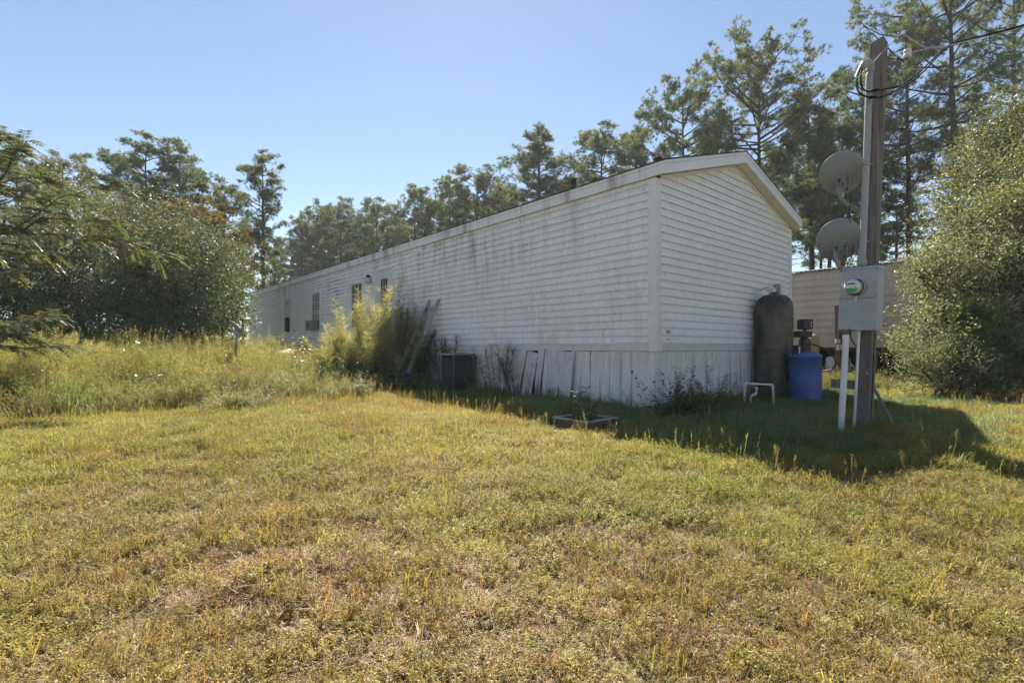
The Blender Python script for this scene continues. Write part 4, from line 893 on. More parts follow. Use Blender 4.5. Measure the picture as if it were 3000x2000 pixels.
# ---------------------------------------------------------------- PINES
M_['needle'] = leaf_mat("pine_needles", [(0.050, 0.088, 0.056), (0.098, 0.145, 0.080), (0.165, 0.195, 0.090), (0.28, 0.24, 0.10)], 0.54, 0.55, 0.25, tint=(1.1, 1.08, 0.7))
M_['needle_brown'] = leaf_mat("pine_needles_browned", [(0.10, 0.085, 0.035), (0.17, 0.12, 0.045), (0.23, 0.145, 0.055), (0.26, 0.16, 0.065)], 0.5, 0.6, 0.2)
def pine_meshes(seed, Ht=16.0, cb=0.45, R=2.6, nb=46, tuft=26, shape='round', gap=0.15, brown=False, dead=8, nlen=0.24, clump=1.0, nw=0.024):
    rg = np.random.default_rng(seed)
    # trunk
    k = 14; tz = np.linspace(-0.2, Ht*0.97, k)
    wx = np.cumsum(rg.normal(0, 0.05, k))*Ht/40; wy = np.cumsum(rg.normal(0, 0.05, k))*Ht/40; wx[0] = wy[0] = 0
    tr_ = np.stack([wx, wy, tz], 1); rad = Ht*0.0115*(1-np.linspace(0, 1, k))**0.75 + 0.018; rad[0] *= 1.25
    paths = [(tr_, rad)]; wood = []
    at = lambda z: np.array([np.interp(z, tz, wx), np.interp(z, tz, wy), z])
    tp = []; td = []; tv = []
    hs_ = cb + (0.985-cb)*np.linspace(0, 1, nb)**0.92 + rg.normal(0, 0.008, nb)
    az = rg.uniform(0, 6.28)
    for i, h in enumerate(hs_):
        t = (h-cb)/(1-cb)
        if shape == 'round': prof = (0.62+0.55*math.sin(math.pi*min(1, t*0.9+0.12)))*(1-max(0, t-0.72)**1.2*1.9)
        elif shape == 'cone': prof = 1.08*(1-t)**0.72 + 0.10
        else: prof = 0.75+0.35*math.sin(math.pi*t*1.05)
        az += 2.4 + rg.normal(0, 0.5)
        L = R*max(0.12, prof)*rg.uniform(0.55, 1.12)
        if rg.random() < gap: L *= 0.45
        up = (0.02 + 0.55*t + rg.normal(0, 0.12))
        p0 = at(h*Ht); dirv = np.array([math.cos(az), math.sin(az), up]); dirv /= np.linalg.norm(dirv)
        n_ = 5; s = np.linspace(0, 1, n_)[:, None]
        pts = p0 + dirv*L*s + np.array([0, 0, 1])*(0.22*L*(s**2)) + rg.normal(0, 0.03*L, (n_, 3))*s
        paths.append((pts, np.linspace(0.012+0.018*L, 0.008, n_)))
        # foliage clumps along the outer part of the branch and on side twigs
        ncl = int(2 + L*2.5); cen = []
        for _ in range(ncl):
            q = rg.uniform(0.42, 1.0); b0 = np.array([np.interp(q, s[:, 0], pts[:, c]) for c in range(3)])
            sd_ = dirv*0.35 + rg.normal(0, 0.6, 3) + np.array([0, 0, 0.25]); sd_ /= np.linalg.norm(sd_)
            tl = L*rg.uniform(0.08, 0.30) + 0.10
            tw = b0 + sd_*tl*np.linspace(0, 1, 3)[:, None]
            paths.append((tw, np.linspace(0.012, 0.005, 3))); cen.append((tw[-1], sd_))
        cen.append((pts[-1], dirv))
        for (c, dd) in cen:
            rr = rg.uniform(0.20, 0.40)*clump; nt_ = int(rg.uniform(0.7, 1.3)*12)
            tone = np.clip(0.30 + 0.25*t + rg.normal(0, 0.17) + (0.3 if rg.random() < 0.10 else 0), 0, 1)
            off = rv(rg, nt_)*rr*(rg.random((nt_, 1))**0.45)*np.array([1, 1, 0.62])
            for o_ in off:
                ax = o_/rr*0.9 + dd*0.35 + np.array([0, 0, 0.35])
                ndl = ax + rv(rg, tuft)*0.85; ndl /= np.linalg.norm(ndl, axis=1, keepdims=True)
                tp.append(np.repeat((c+o_)[None], tuft, 0)); td.append(ndl); tv.append(np.full(tuft, tone + rg.normal(0, 0.07)))
    for _ in range(dead):      # bare dead branches below the crown
        h = rg.uniform(cb*0.55, cb*1.05); a = rg.uniform(0, 6.28); L = R*rg.uniform(0.25, 0.8)
        p0 = at(h*Ht); d_ = np.array([math.cos(a), math.sin(a), rg.uniform(-0.25, 0.35)])
        s = np.linspace(0, 1, 5)[:, None]; pts = p0 + d_*L*s + rg.normal(0, 0.05*L, (5, 3))*s
        paths.append((pts, np.linspace(0.028, 0.006, 5)))
        for _ in range(4):
            q = rg.integers(1, 5); e = d_ + rg.normal(0, 0.6, 3); paths.append((pts[q] + e*L*0.3*np.linspace(0, 1, 3)[:, None], np.linspace(0.010, 0.004, 3)))
    V, Fq = ntube(paths, 5); tm = np_mesh("trunk", V, Fq, M_['bark'], smooth=True)
    tp = np.concatenate(tp); td = np.concatenate(td); tv = np.concatenate(tv)
    V, Ft = needles(tp, td, rg.uniform(0.7, 1.15, len(tp))*nlen, nw, rg)
    cm_ = np_mesh("crown", V, Ft, M_['needle_brown' if brown else 'needle'], np.repeat(tv + rg.normal(0, 0.05, len(tv)), 3))
    return tm, cm_, len(tp)
PV = {}
PV['slim'] = pine_meshes(11, 16, 0.42, 1.9, 44, 18, 'col', 0.25, dead=14)
PV['round'] = pine_meshes(12, 16, 0.50, 2.7, 46, 18, 'round', 0.15, dead=10)
PV['full'] = pine_meshes(13, 16, 0.34, 2.9, 56, 18, 'round', 0.18, dead=5)
PV['cone'] = pine_meshes(14, 16, 0.36, 3.0, 56, 18, 'cone', 0.12, dead=8)
PV['thin'] = pine_meshes(15, 16, 0.55, 1.7, 32, 18, 'col', 0.3, dead=16)
PV['big'] = pine_meshes(16, 20, 0.50, 4.0, 60, 18, 'round', 0.12, dead=10)
PV['brown'] = pine_meshes(17, 14, 0.30, 2.4, 46, 18, 'round', 0.15, brown=True, dead=4)
PV['open'] = pine_meshes(18, 22, 0.45, 3.8, 50, 18, 'col', 0.28, dead=16)
PVH = {'slim': 16, 'round': 16, 'full': 16, 'cone': 16, 'thin': 16, 'big': 20, 'brown': 14, 'open': 22}
rgt_ = random.Random(9)
def pine(kind, px, py, Y, label, group="pine trees behind the house", wide=1.0, rz=None):
    top = P(px, py, Y); base_z = gz(top.x, Y); hgt = (top.z - base_z)/1.05
    o = empty("pine_tree", (top.x, Y, base_z), rgt_.uniform(0, 6.28) if rz is None else rz, label, "tree", group)
    s = hgt/PVH[kind]; o.scale = (s*wide, s*wide, s)
    link("trunk", PV[kind][0], o); link("crown", PV[kind][1], o)
    return o
S = 1.2755
PINES = [  # kind, x, top y (2352-wide view pixels), depth, label, width
 ('round', 42, 338, 26, "bushy pine at the far left edge behind the feathery branches", 1.1),
 ('full', 150, 358, 32, "short broad pine just right of the leftmost pine", 1.15),
 ('round', 335, 310, 26, "tall bushy pine rising highest above the big left shrub", 1.15),
 ('round', 412, 338, 27, "bushy pine touching the right side of the tallest left pine", 1.05),
 ('brown', 478, 455, 20, "browned dying pine right of the big left shrub", 1.35),
 ('slim', 515, 408, 27, "dark narrow pine rising behind the browned pine", 1.2),
 ('slim', 606, 350, 25, "tall slender pine standing alone against the sky left of the house", 1.05),
 ('brown', 560, 520, 30, "low yellow-brown pine beside the slender lone pine", 0.9),
 ('thin', 632, 540, 34, "thin half bare pine right of the slender lone pine", 1.0),
 ('slim', 694, 492, 42, "leftmost small pine of the row over the far end of the roof", 0.9),
 ('full', 727, 470, 45, "second pine of the row over the far end of the roof", 1.0),
 ('full', 786, 458, 44, "bushy pine with yellowish flank above the far window", 1.05),
 ('thin', 828, 480, 46, "thin pine in the gap between bushier pines over the roof", 1.0),
 ('round', 866, 453, 42, "round topped pine above the middle window", 1.0),
 ('slim', 905, 472, 44, "narrow pine right of the round topped pine above the middle window", 0.9),
 ('slim', 951, 418, 40, "pointed pine above the right hand window of the long wall", 1.0),
 ('thin', 985, 440, 41, "thin pine immediately right of the pointed pine above the windows", 1.0),
 ('slim', 1031, 398, 39, "narrow tall pine above the house door", 0.95),
 ('round', 1096, 380, 38, "full crowned pine above the exhaust vent", 1.2),
 ('full', 1150, 422, 39, "lower bushy pine right of the full crowned pine above the vent", 0.9),
 ('cone', 1237, 278, 35, "large pyramid shaped pine above the middle of the roof", 1.45),
 ('full', 1290, 400, 36, "lower dense pine tucked right of the pyramid shaped pine", 0.9),
 ('round', 1383, 290, 34, "bright green pine between the pyramid pine and the ridge end", 1.25),
 ('thin', 1460, 274, 33, "sparse brownish topped pine left of the roof ridge end", 1.0),
 ('full', 1570, 172, 30, "dark ragged pine just left of the tallest middle pine", 0.95),
 ('big', 1742, 86, 28, "tallest full crowned pine rising behind the gable peak", 0.95),
 ('slim', 1640, 330, 31, "low pine between two tall pines behind the gable peak", 1.2),
 ('slim', 1860, 196, 29, "slender pine right of the gable peak with lit yellow needles", 1.15),
 ('round', 1935, 262, 27, "yellow lit pine crown showing left of the timber post", 1.0),
 ('thin', 1905, 330, 26, "thin trunked pine between the gable and the satellite dishes", 1.1),
 ('full', 1985, 120, 30, "bushy pine directly behind the timber post top", 0.85),
 ('open', 2085, -40, 27, "open branched pine with bare lower trunk right of the timber post", 0.8),
 ('open', 2190, -170, 25, "very tall dark pine with thick trunk near the right edge", 0.95),
 ('open', 2318, -100, 29, "tall pine partly cut by the right edge of the photo", 0.9),
 ('round', 2060, 430, 30, "shorter dark pine low behind the meter box", 1.2),
]
for (kd, x, y, Y, lab, wd) in PINES: pine(kd, x*S, y*S, Y, lab, wide=wd)
kinds = ['slim', 'thin', 'full', 'round']
for i in range(26):      # farther row seen only as gaps of green between the front pines
    if i in (16, 18, 20, 22): continue
    x = [640, 668, 706, 748, 768, 806, 846, 888, 925, 968, 1008, 1062, 1120, 1180, 1330, 1420, 1510, 1600, 1690, 1800, 1845, 1885, 2010, 300, 230, 90][i]
    top = [560, 545, 535, 500, 498, 510, 505, 500, 500, 470, 455, 440, 440, 430, 400, 370, 330, 320, 330, 330, 360, 380, 330, 420, 440, 430][i]
    pine(kinds[i % 4], x*S, top*S, 52 if i < 14 else (44 if i < 23 else 38), "slender pine of the far row half hidden between nearer pines", "far row of pines", 1.0)

# ---------------------------------------------------------------- SHRUBS
def leaf_cloud(rg, blobs, n_cl, per, ls, lw, spread, shell=0.55, upb=0.35):
    """leaves in twig clusters spread through the outer part of several ellipsoids (world offsets)"""
    vol = np.array([b[3]*b[4]*b[5] for b in blobs])**0.75; pr = vol/vol.sum()
    pick = rg.choice(len(blobs), n_cl, p=pr); B = np.array(blobs)[pick]
    u = rv(rg, n_cl); u[:, 2] = np.abs(u[:, 2])*np.where(rg.random(n_cl) < 0.72, 1, -1)
    # lumpy radius
    ph = rg.uniform(0, 6.28, 6)
    lump = np.where(rg.random(n_cl) < 0.07, rg.uniform(1.0, 1.22, n_cl), 1.0) + 0.16*np.sin(5*u[:, 0]+ph[0]+3*u[:, 2]) + 0.13*np.sin(7*u[:, 1]+ph[1]) + 0.10*np.sin(11*u[:, 2]+ph[2]+5*u[:, 0])
    r = (shell + (1-shell)*rg.random(n_cl)**0.6)*lump
    C = B[:, :3] + u*B[:, 3:6]*r[:, None]
    fq = 5.2/max(0.5, np.median([b[3] for b in blobs])**0.6)
    gap_ = np.sin(C[:, 0]*fq+ph[3])*np.sin(C[:, 1]*fq*0.9+ph[4])*np.sin(C[:, 2]*fq*1.1+ph[5]) + 0.4*np.sin(C[:, 0]*fq*2.3+C[:, 2]*fq*1.9)
    C = C[(C[:, 2] > 0.05) & ((gap_ > -0.10) | (rg.random(n_cl) < 0.22))]; n = len(C)
    tone = np.clip(0.42 + rg.normal(0, 0.20, n), 0, 1)
    dirc = C - np.mean([b[:3] for b in blobs], 0); dirc /= np.linalg.norm(dirc, axis=1, keepdims=True)
    dirc = dirc + rg.normal(0, 0.5, (n, 3)) + [0, 0, 0.25]; dirc /= np.linalg.norm(dirc, axis=1, keepdims=True)
    t = rg.uniform(-1, 1, (n, per))
    pos = C[:, None] + dirc[:, None]*t[..., None]*spread*2.3 + rg.normal(0, spread*0.30, (n, per, 3))
    pos = pos.reshape(-1, 3); N = len(pos)
    d = rv(rg, N)*0.9 + np.repeat(dirc, per, 0)*0.6; d /= np.linalg.norm(d, axis=1, keepdims=True)
    nn = rv(rg, N) + [0, 0, upb*2]; 
    V, Fq = cards(pos, d, nn, ls*rg.uniform(0.6, 1.2, N), lw*rg.uniform(0.7, 1.2, N))
    v = np.repeat(np.clip(np.repeat(tone, per) + rg.normal(0, 0.10, N), 0, 1), 4)
    keep = np.repeat(pos[:, 2] > 0.02, 1)
    return V, Fq, v, C
def shrub(name, base, blobs, n_cl, per, ls, lw, spread, mat, label, seed, cat="shrub", group=None, shell=0.5, stems=7, limbs=60, crown="foliage", stem_r=0.05, upb=0.35):
    rg = np.random.default_rng(seed)
    o = empty(name, (base[0], base[1], gz(*base[:2])), 0, label, cat, group)
    V, Fq, v, C = leaf_cloud(rg, blobs, n_cl, per, ls, lw, spread, shell, upb)
    link(crown, np_mesh(crown, V, Fq, mat, v), o)
    paths = []; mid = np.mean([b[:3] for b in blobs], 0)
    forks = []
    for i in range(stems):
        b = blobs[i % len(blobs)]; e = np.array(b[:3]) + rg.normal(0, 0.25, 3)*np.array(b[3:6]); e[2] = max(e[2], 0.5)
        b0 = np.array([b[0]*0.25 + rg.normal(0, 0.12), b[1]*0.25 + rg.normal(0, 0.12), -0.1]); s = np.linspace(0, 1, 6)[:, None]
        pts = b0 + (e-b0)*s + rg.normal(0, 0.05, (6, 3))*np.linalg.norm(e-b0)*s*0.6
        paths.append((pts, np.linspace(stem_r, stem_r*0.4, 6))); forks.append(pts)
    sel = rg.choice(len(C), min(limbs, len(C)), replace=False)
    for j in sel:
        f = forks[rg.integers(len(forks))]; q = f[rg.integers(2, 6)]; s = np.linspace(0, 1, 5)[:, None]
        if np.linalg.norm(C[j]-q) > 2.6*np.mean([b[3] for b in blobs]): continue
        paths.append((q + (C[j]-q)*s + rg.normal(0, 0.05, (5, 3))*s, np.linspace(stem_r*0.5, 0.006, 5)))
    V, Fq = ntube(paths, 5); link("stems", np_mesh("stems", V, Fq, M_['twig'], smooth=True), o)
    return o
M_['silver'] = leaf_mat("silvery_leaf", [(0.10, 0.118, 0.072), (0.17, 0.19, 0.118), (0.26, 0.275, 0.18), (0.38, 0.385, 0.28)], 0.45, 0.48, 0.35)
M_['olive'] = leaf_mat("olive_leaf", [(0.075, 0.09, 0.045), (0.13, 0.15, 0.075), (0.20, 0.205, 0.10), (0.30, 0.25, 0.09)], 0.44, 0.48, 0.35)
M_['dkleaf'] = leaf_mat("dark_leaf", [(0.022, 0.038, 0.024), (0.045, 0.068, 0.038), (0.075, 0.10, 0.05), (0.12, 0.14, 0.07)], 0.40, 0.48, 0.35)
M_['greyleaf'] = leaf_mat("grey_leaf", [(0.055, 0.068, 0.040), (0.10, 0.118, 0.070), (0.165, 0.178, 0.11), (0.27, 0.27, 0.19)], 0.42, 0.5, 0.3)
M_['green'] = M_['green']; M_['brleaf'] = leaf_mat("bright_leaf", [(0.045, 0.085, 0.026), (0.08, 0.135, 0.038), (0.12, 0.185, 0.05), (0.18, 0.23, 0.07)], 0.44, 0.48, 0.35)
M_['ylleaf'] = leaf_mat("yellowing_leaf", [(0.09, 0.085, 0.02), (0.17, 0.13, 0.025), (0.26, 0.17, 0.03), (0.30, 0.19, 0.05)], 0.42, 0.4, 0.45)
M_['brnleaf'] = leaf_mat("brown_leaf", [(0.05, 0.035, 0.02), (0.10, 0.065, 0.03), (0.16, 0.10, 0.04), (0.22, 0.15, 0.07)], 0.35, 0.5, 0.3)
# left mass (depth about 15 m)
shrub("tall_shrub", (-12.0, 15.6), [(0, 0, 3.5, 3.3, 2.2, 2.5), (-2.4, 0.3, 3.2, 2.6, 2.0, 2.3), (1.9, -0.5, 2.6, 2.3, 1.7, 2.2), (0.2, -0.3, 1.3, 3.4, 2.0, 1.5)], 8200, 15, 0.078, 0.044, 0.17, M_['greyleaf'], "huge silvery grey shrub filling the left of the photo", 21, shell=0.45, stems=10, limbs=120)
shrub("tall_shrub", (-11.1, 16.4), [(0, 0, 2.2, 2.0, 1.7, 2.3), (0.9, -0.4, 1.7, 1.5, 1.4, 1.7), (-0.4, 0, 3.4, 1.3, 1.2, 1.3)], 4600, 15, 0.075, 0.042, 0.16, M_['brleaf'], "bright green rounded shrub covering the far end of the house", 22, shell=0.5, stems=7, limbs=80)
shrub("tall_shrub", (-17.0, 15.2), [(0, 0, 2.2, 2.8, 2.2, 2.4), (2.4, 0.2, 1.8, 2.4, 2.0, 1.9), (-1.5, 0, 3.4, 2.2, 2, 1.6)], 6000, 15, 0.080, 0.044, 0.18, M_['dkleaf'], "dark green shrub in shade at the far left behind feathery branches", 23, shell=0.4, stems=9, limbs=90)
shrub("leafy_shrub", (-13.0, 13.6), [(0, 0, 0.9, 1.7, 1.0, 0.9), (1.4, 0.1, 0.7, 1.2, 0.9, 0.8)], 1500, 13, 0.07, 0.04, 0.15, M_['brleaf'], "low fresh green bush in the shade under the big left shrub", 24, stems=6, limbs=40)
shrub("yellow_shrub", (-6.6, 19.5), [(0, 0, 1.0, 1.5, 1.0, 1.1)], 700, 12, 0.055, 0.03, 0.14, M_['ylleaf'], "yellowing bush below the slender lone pine beside the house end", 25, stems=5, limbs=30)
# right mass (depth 8 to 12 m)
shrub("large_shrub", (9.2, 9.6), [(0.2, 0, 1.6, 1.5, 1.3, 1.6), (-1.25, -0.3, 1.1, 0.8, 0.9, 0.9), (-0.8, -0.2, 2.3, 0.85, 0.8, 0.75), (0.5, 0.2, 3.2, 1.1, 1.0, 0.95), (1.5, 0.3, 3.9, 1.2, 1.1, 1.1), (1.2, -0.3, 2.2, 1.2, 1.0, 1.1), (-0.2, -0.5, 0.8, 1.2, 0.8, 0.7)], 7600, 16, 0.058, 0.032, 0.13, M_['silver'], "large silvery small-leaved shrub on the right behind the timber post", 31, shell=0.5, stems=10, limbs=150, stem_r=0.045)
shrub("tall_shrub", (11.3, 11.3), [(0.1, 0, 3.0, 1.7, 1.5, 2.4), (0.3, 0, 5.2, 1.3, 1.2, 1.4), (-0.9, 0, 4.3, 0.9, 0.8, 0.9), (-1.2, 0, 2.6, 0.9, 0.8, 1.0)], 6000, 15, 0.065, 0.036, 0.15, M_['olive'], "tall yellow-olive shrub towering at the right edge", 32, shell=0.45, stems=8, limbs=100)
shrub("low_shrub", (7.45, 8.7), [(0, 0, 0.62, 0.80, 0.7, 0.62), (0.8, 0.1, 0.75, 0.8, 0.7, 0.7)], 2400, 15, 0.036, 0.020, 0.085, M_['silver'], "low pale grey shrub at the foot of the large silvery shrub", 33, shell=0.35, stems=9, limbs=60, stem_r=0.02)
shrub("low_shrub", (9.4, 8.1), [(0, 0, 0.7, 0.9, 0.7, 0.8), (0.9, 0.2, 0.9, 0.9, 0.8, 0.9)], 2200, 14, 0.042, 0.023, 0.10, M_['brleaf'], "low green bush by the sunny grass at the right edge", 34, shell=0.35, stems=8, limbs=60, stem_r=0.02)
shrub("yellow_shrub", (10.2, 9.3), [(0, 0, 4.6, 0.7, 0.6, 0.7), (0.7, 0.2, 5.0, 0.6, 0.5, 0.6), (-0.9, -0.2, 3.5, 0.5, 0.4, 0.5)], 520, 12, 0.055, 0.026, 0.12, M_['ylleaf'], "yellow turning sapling crown poking above the right shrubs", 35, stems=5, limbs=40)
# young pine in the right shrubs
yp = empty("young_pine", (8.05, 8.7, 0), 1.0, "young bright green pine sapling among the right shrubs", "tree")
ym = pine_meshes(41, 1.55, 0.12, 0.48, 22, 14, 'cone', 0.1, dead=0, nlen=0.17, clump=0.55, nw=0.010)
M_['needle_bright'] = leaf_mat("young_needles", [(0.10, 0.15, 0.06), (0.16, 0.22, 0.085), (0.22, 0.27, 0.11)], 0.5, 0.55, 0.2)
ym[1].materials.clear(); ym[1].materials.append(M_['needle_bright']); link("trunk", ym[0], yp); link("crown", ym[1], yp)

# undergrowth below the pines
rg = np.random.default_rng(77)
blobs = []
for x in np.linspace(-34, 40, 46): blobs.append((x + rg.normal(0, 1), (46 if x < 2 else 33) + rg.normal(0, 3), rg.uniform(0.8, 2.0), rg.uniform(1.5, 3), 1.5, rg.uniform(1.2, 2.4)))
for x in np.linspace(7, 26, 18): blobs.append((x + rg.normal(0, .5), 23 + rg.normal(0, 2.0), rg.uniform(0.9, 1.9), rg.uniform(1.0, 2), 1.2, rg.uniform(1.2, 2.3)))
V, Fq, v, C = leaf_cloud(rg, blobs, 7000, 14, 0.16, 0.08, 0.30, 0.3)
M_['under'] = leaf_mat("undergrowth_leaf", [(0.03, 0.045, 0.018), (0.06, 0.075, 0.025), (0.12, 0.11, 0.03), (0.20, 0.14, 0.035)], 0.42, 0.5, 0.3)
tag(link("undergrowth", np_mesh("undergrowth", V, Fq, M_['under'], v)), "low mixed undergrowth below the pine trees", "undergrowth", kind='stuff')

# ================================================================ GRASS, WEEDS (instanced tufts scattered over the ground)
def vnoise(x, y, s, seed):
    """smooth value noise in 0..1"""
    rg = np.random.default_rng(seed); T = rg.random((64, 64)); x = np.asarray(x)/s + 100.3; y = np.asarray(y)/s + 71.7
    i, j = np.floor(x).astype(int), np.floor(y).astype(int); fx, fy = x-i, y-j; fx = fx*fx*(3-2*fx); fy = fy*fy*(3-2*fy)
    g = lambda a, b: T[a % 64, b % 64]
    return (g(i, j)*(1-fx)+g(i+1, j)*fx)*(1-fy) + (g(i, j+1)*(1-fx)+g(i+1, j+1)*fx)*fy
def fbm(x, y, s, seed): return (vnoise(x, y, s, seed) + 0.5*vnoise(x, y, s/2.1, seed+1) + 0.25*vnoise(x, y, s/4.3, seed+2))/1.75
def blade_set(rg, n, r, h0, h1, wd, bend, flat=False):
    """curved blades: 3 triangles each"""
    a = rg.uniform(0, 6.28, n); q = r*np.sqrt(rg.random(n)); base = np.stack([q*np.cos(a), q*np.sin(a), np.full(n, -0.005)], 1)
    h = rg.uniform(h0, h1, n); b = rg.uniform(0, 6.28, n); o = np.stack([np.cos(b), np.sin(b), np.zeros(n)], 1); side = np.stack([-np.sin(b), np.cos(b), np.zeros(n)], 1)
    bd = bend*rg.uniform(0.3, 1.3, n)
    if flat: mid = base + o*(h*0.5)[:, None] + [0, 0, 0.012]; tip = base + o*h[:, None] + np.stack([0*h, 0*h, rg.uniform(0.0, 0.03, n)], 1)
    else: mid = base + np.stack([0*h, 0*h, h*0.62], 1) + o*(h*bd*0.28)[:, None]; tip = base + np.stack([0*h, 0*h, h*(1-0.25*np.minimum(bd, 1.4))], 1) + o*(h*bd)[:, None]
    tw = side*(wd*0.5*rg.uniform(0.6, 1.3, n))[:, None]
    if flat: tw = tw + [0, 0, 0]
    V = np.stack([base-tw, base+tw, mid+tw*0.8, mid-tw*0.8, tip], 1).reshape(-1, 3); i = np.arange(n)[:, None]*5
    Ft = np.concatenate([i+[0, 1, 2], i+[0, 2, 3], i+[3, 2, 4]]); v = np.repeat(np.clip(0.5+rg.normal(0, 0.22, n), 0, 1), 5)
    return V, Ft, v
def leaf_stems(rg, ns, r, h0, h1, nl, ll, lw, droop=0.3, tone=0.55):
    """short leafy stems"""
    Vs = []; Fs = []; vs = []; o = 0
    for _ in range(ns):
        a = rg.uniform(0, 6.28); q = r*math.sqrt(rg.random()); h = rg.uniform(h0, h1); ln = np.array([rg.normal(0, 0.28), rg.normal(0, 0.28), 1.0])*h
        b = np.array([q*math.cos(a), q*math.sin(a), -0.005]); n = max(3, int(nl*rg.uniform(0.7, 1.3)))
        t = np.linspace(0.25, 1.0, n); pos = b + ln*t[:, None]; az = np.arange(n)*2.4 + rg.uniform(0, 6)
        d = np.stack([np.cos(az), np.sin(az), rg.uniform(-droop, 0.8, n)], 1); d /= np.linalg.norm(d, axis=1, keepdims=True)
        V, Fq = cards(pos, d, np.stack([0*t, 0*t, 0*t+1], 1)+rg.normal(0, 0.45, (n, 3)), ll*rg.uniform(0.6, 1.2, n)*(1.15-0.4*t), lw*rg.uniform(0.7, 1.2, n))
        Ft = np.concatenate([Fq[:, [0, 1, 2]], Fq[:, [0, 2, 3]]]); Vs.append(V); Fs.append(Ft+o); o += len(V); vs.append(np.full(len(V), np.clip(tone+rg.normal(0, 0.2), 0, 1)))
        w_ = 0.0022; sv = np.array([b-[w_, 0, 0], b+[w_, 0, 0], b+ln+[w_*0.5, 0, 0], b+ln-[w_*0.5, 0, 0]]); Vs.append(sv); Fs.append(np.array([[0, 1, 2], [0, 2, 3]])+o); o += 4; vs.append(np.full(4, 0.15))
    return np.concatenate(Vs), np.concatenate(Fs), np.concatenate(vs)
def seed_stalks(rg, ns, r, h0, h1, sp=14, sl=0.02):
    """thin stalks with an open seed head"""
    Vs = []; Fs = []; vs = []; o = 0
    for _ in range(ns):
        a = rg.uniform(0, 6.28); q = r*math.sqrt(rg.random()); h = rg.uniform(h0, h1); b = np.array([q*math.cos(a), q*math.sin(a), 0]); ln = np.array([rg.normal(0, 0.13), rg.normal(0, 0.13), 1.0])*h
        w_ = 0.0022; th = rg.uniform(0, 3.14); sd_ = np.array([math.cos(th), math.sin(th), 0])*w_; m_ = b + ln*0.55 + rg.normal(0, 0.012, 3)
        sv = np.array([b-sd_, b+sd_, m_+sd_*0.8, m_-sd_*0.8, b+ln+sd_*0.5, b+ln-sd_*0.5]); Vs.append(sv); Fs.append(np.array([[0, 1, 2], [0, 2, 3], [3, 2, 4], [3, 4, 5]])+o); o += 6; vs.append(np.full(6, 0.4))
        t = rg.uniform(0.62, 1.0, sp); pos = b + ln*t[:, None]; d = rg.normal(0, 0.5, (sp, 3)) + [0, 0, 0.7]; d /= np.linalg.norm(d, axis=1, keepdims=True)
        V, Fq = cards(pos, d, rv(rg, sp), sl*rg.uniform(0.7, 2.2, sp), sl*0.32); Ft = np.concatenate([Fq[:, [0, 1, 2]], Fq[:, [0, 2, 3]]]); Vs.append(V); Fs.append(Ft+o); o += len(V); vs.append(np.full(len(V), np.clip(0.75+rg.normal(0, 0.12), 0, 1)))
    return np.concatenate(Vs), np.concatenate(Fs), np.concatenate(vs)
def fennel_set(rg, ns, r, h0, h1, per, fl, fw, lean=0.16, arch=0.25):
    """feathery stems: hair-fine leaflets all the way up, thickest in the upper half"""
    Vs = []; Fs = []; vs = []; o = 0
    for _ in range(ns):
        a = rg.uniform(0, 6.28); q = r*math.sqrt(rg.random()); h = h1 + (h0-h1)*(q/r)**1.3*rg.uniform(0.4, 1.0) - (h1-h0)*0.25*rg.random(); b = np.array([q*math.cos(a), q*math.sin(a), 0])
        ax = np.array([math.cos(a)*q/r*lean*2 + rg.normal(0, lean), math.sin(a)*q/r*lean*2 + rg.normal(0, lean), 1.0]); t_ = rg.uniform(0.18, 1.0, per)**0.8
        cv = np.array([ax[0], ax[1], 0])*arch*h
        pos = b + ax*h*t_[:, None] + cv*(t_[:, None]**2); az = rg.uniform(0, 6.28, per)
        d = np.stack([np.cos(az), np.sin(az), rg.uniform(0.1, 1.3, per)], 1); d /= np.linalg.norm(d, axis=1, keepdims=True)
        L = fl*rg.uniform(0.5, 1.2, per)*(0.55+0.9*np.sin(np.pi*np.clip(t_, 0, 1)**1.1)); 
        V, Ft = needles(pos, d, L, fw, rg); Vs.append(V); Fs.append(Ft+o); o += len(V); vs.append(np.repeat(np.clip(0.25+0.5*t_+rg.normal(0, 0.12), 0, 1), 3))
        p2 = b + ax*h*0.55 + cv*0.3; p3 = b + ax*h + cv; sd_ = np.array([0.005, 0, 0]); Vs.append(np.array([b-sd_, b+sd_, p2+sd_*.8, p2-sd_*.8, p3])); Fs.append(np.array([[0, 1, 2], [0, 2, 3], [3, 2, 4]])+o); o += 5; vs.append(np.full(5, 0.1))
    return np.concatenate(Vs), np.concatenate(Fs), np.concatenate(vs)
def join(*sets):
    o = 0; A = []; B = []; C = []
    for V, F_, v in sets: A.append(V); B.append(F_+o); C.append(v); o += len(V)
    return np.concatenate(A), np.concatenate(B), np.concatenate(C)
def tuft_mat():
    m, n, l, out = new_mat("lawn_blade")
    at = n.new("ShaderNodeAttribute"); at.attribute_name = "tcol"
    ai = n.new("ShaderNodeAttribute"); ai.attribute_type = 'INSTANCER'; ai.attribute_name = "col"
    c = mixc(n, l, at.outputs['Color'], ai.outputs['Color'], 1.0, 'MULTIPLY')
    b = n.new("ShaderNodeBsdfPrincipled"); l.new(c, b.inputs['Base Color']); b.inputs['Roughness'].default_value = 0.48; b.inputs['Specular IOR Level'].default_value = 0.32
    t = n.new("ShaderNodeBsdfTranslucent"); l.new(mixc(n, l, c, (1.15, 1.08, 0.66), 1.0, 'MULTIPLY'), t.inputs[0])
    mx = n.new("ShaderNodeMixShader"); mx.inputs[0].default_value = 0.5
    l.new(b.outputs[0], mx.inputs[1]); l.new(t.outputs[0], mx.inputs[2]); l.new(mx.outputs[0], out.inputs[0]); return m
M_['lawn'] = tuft_mat()
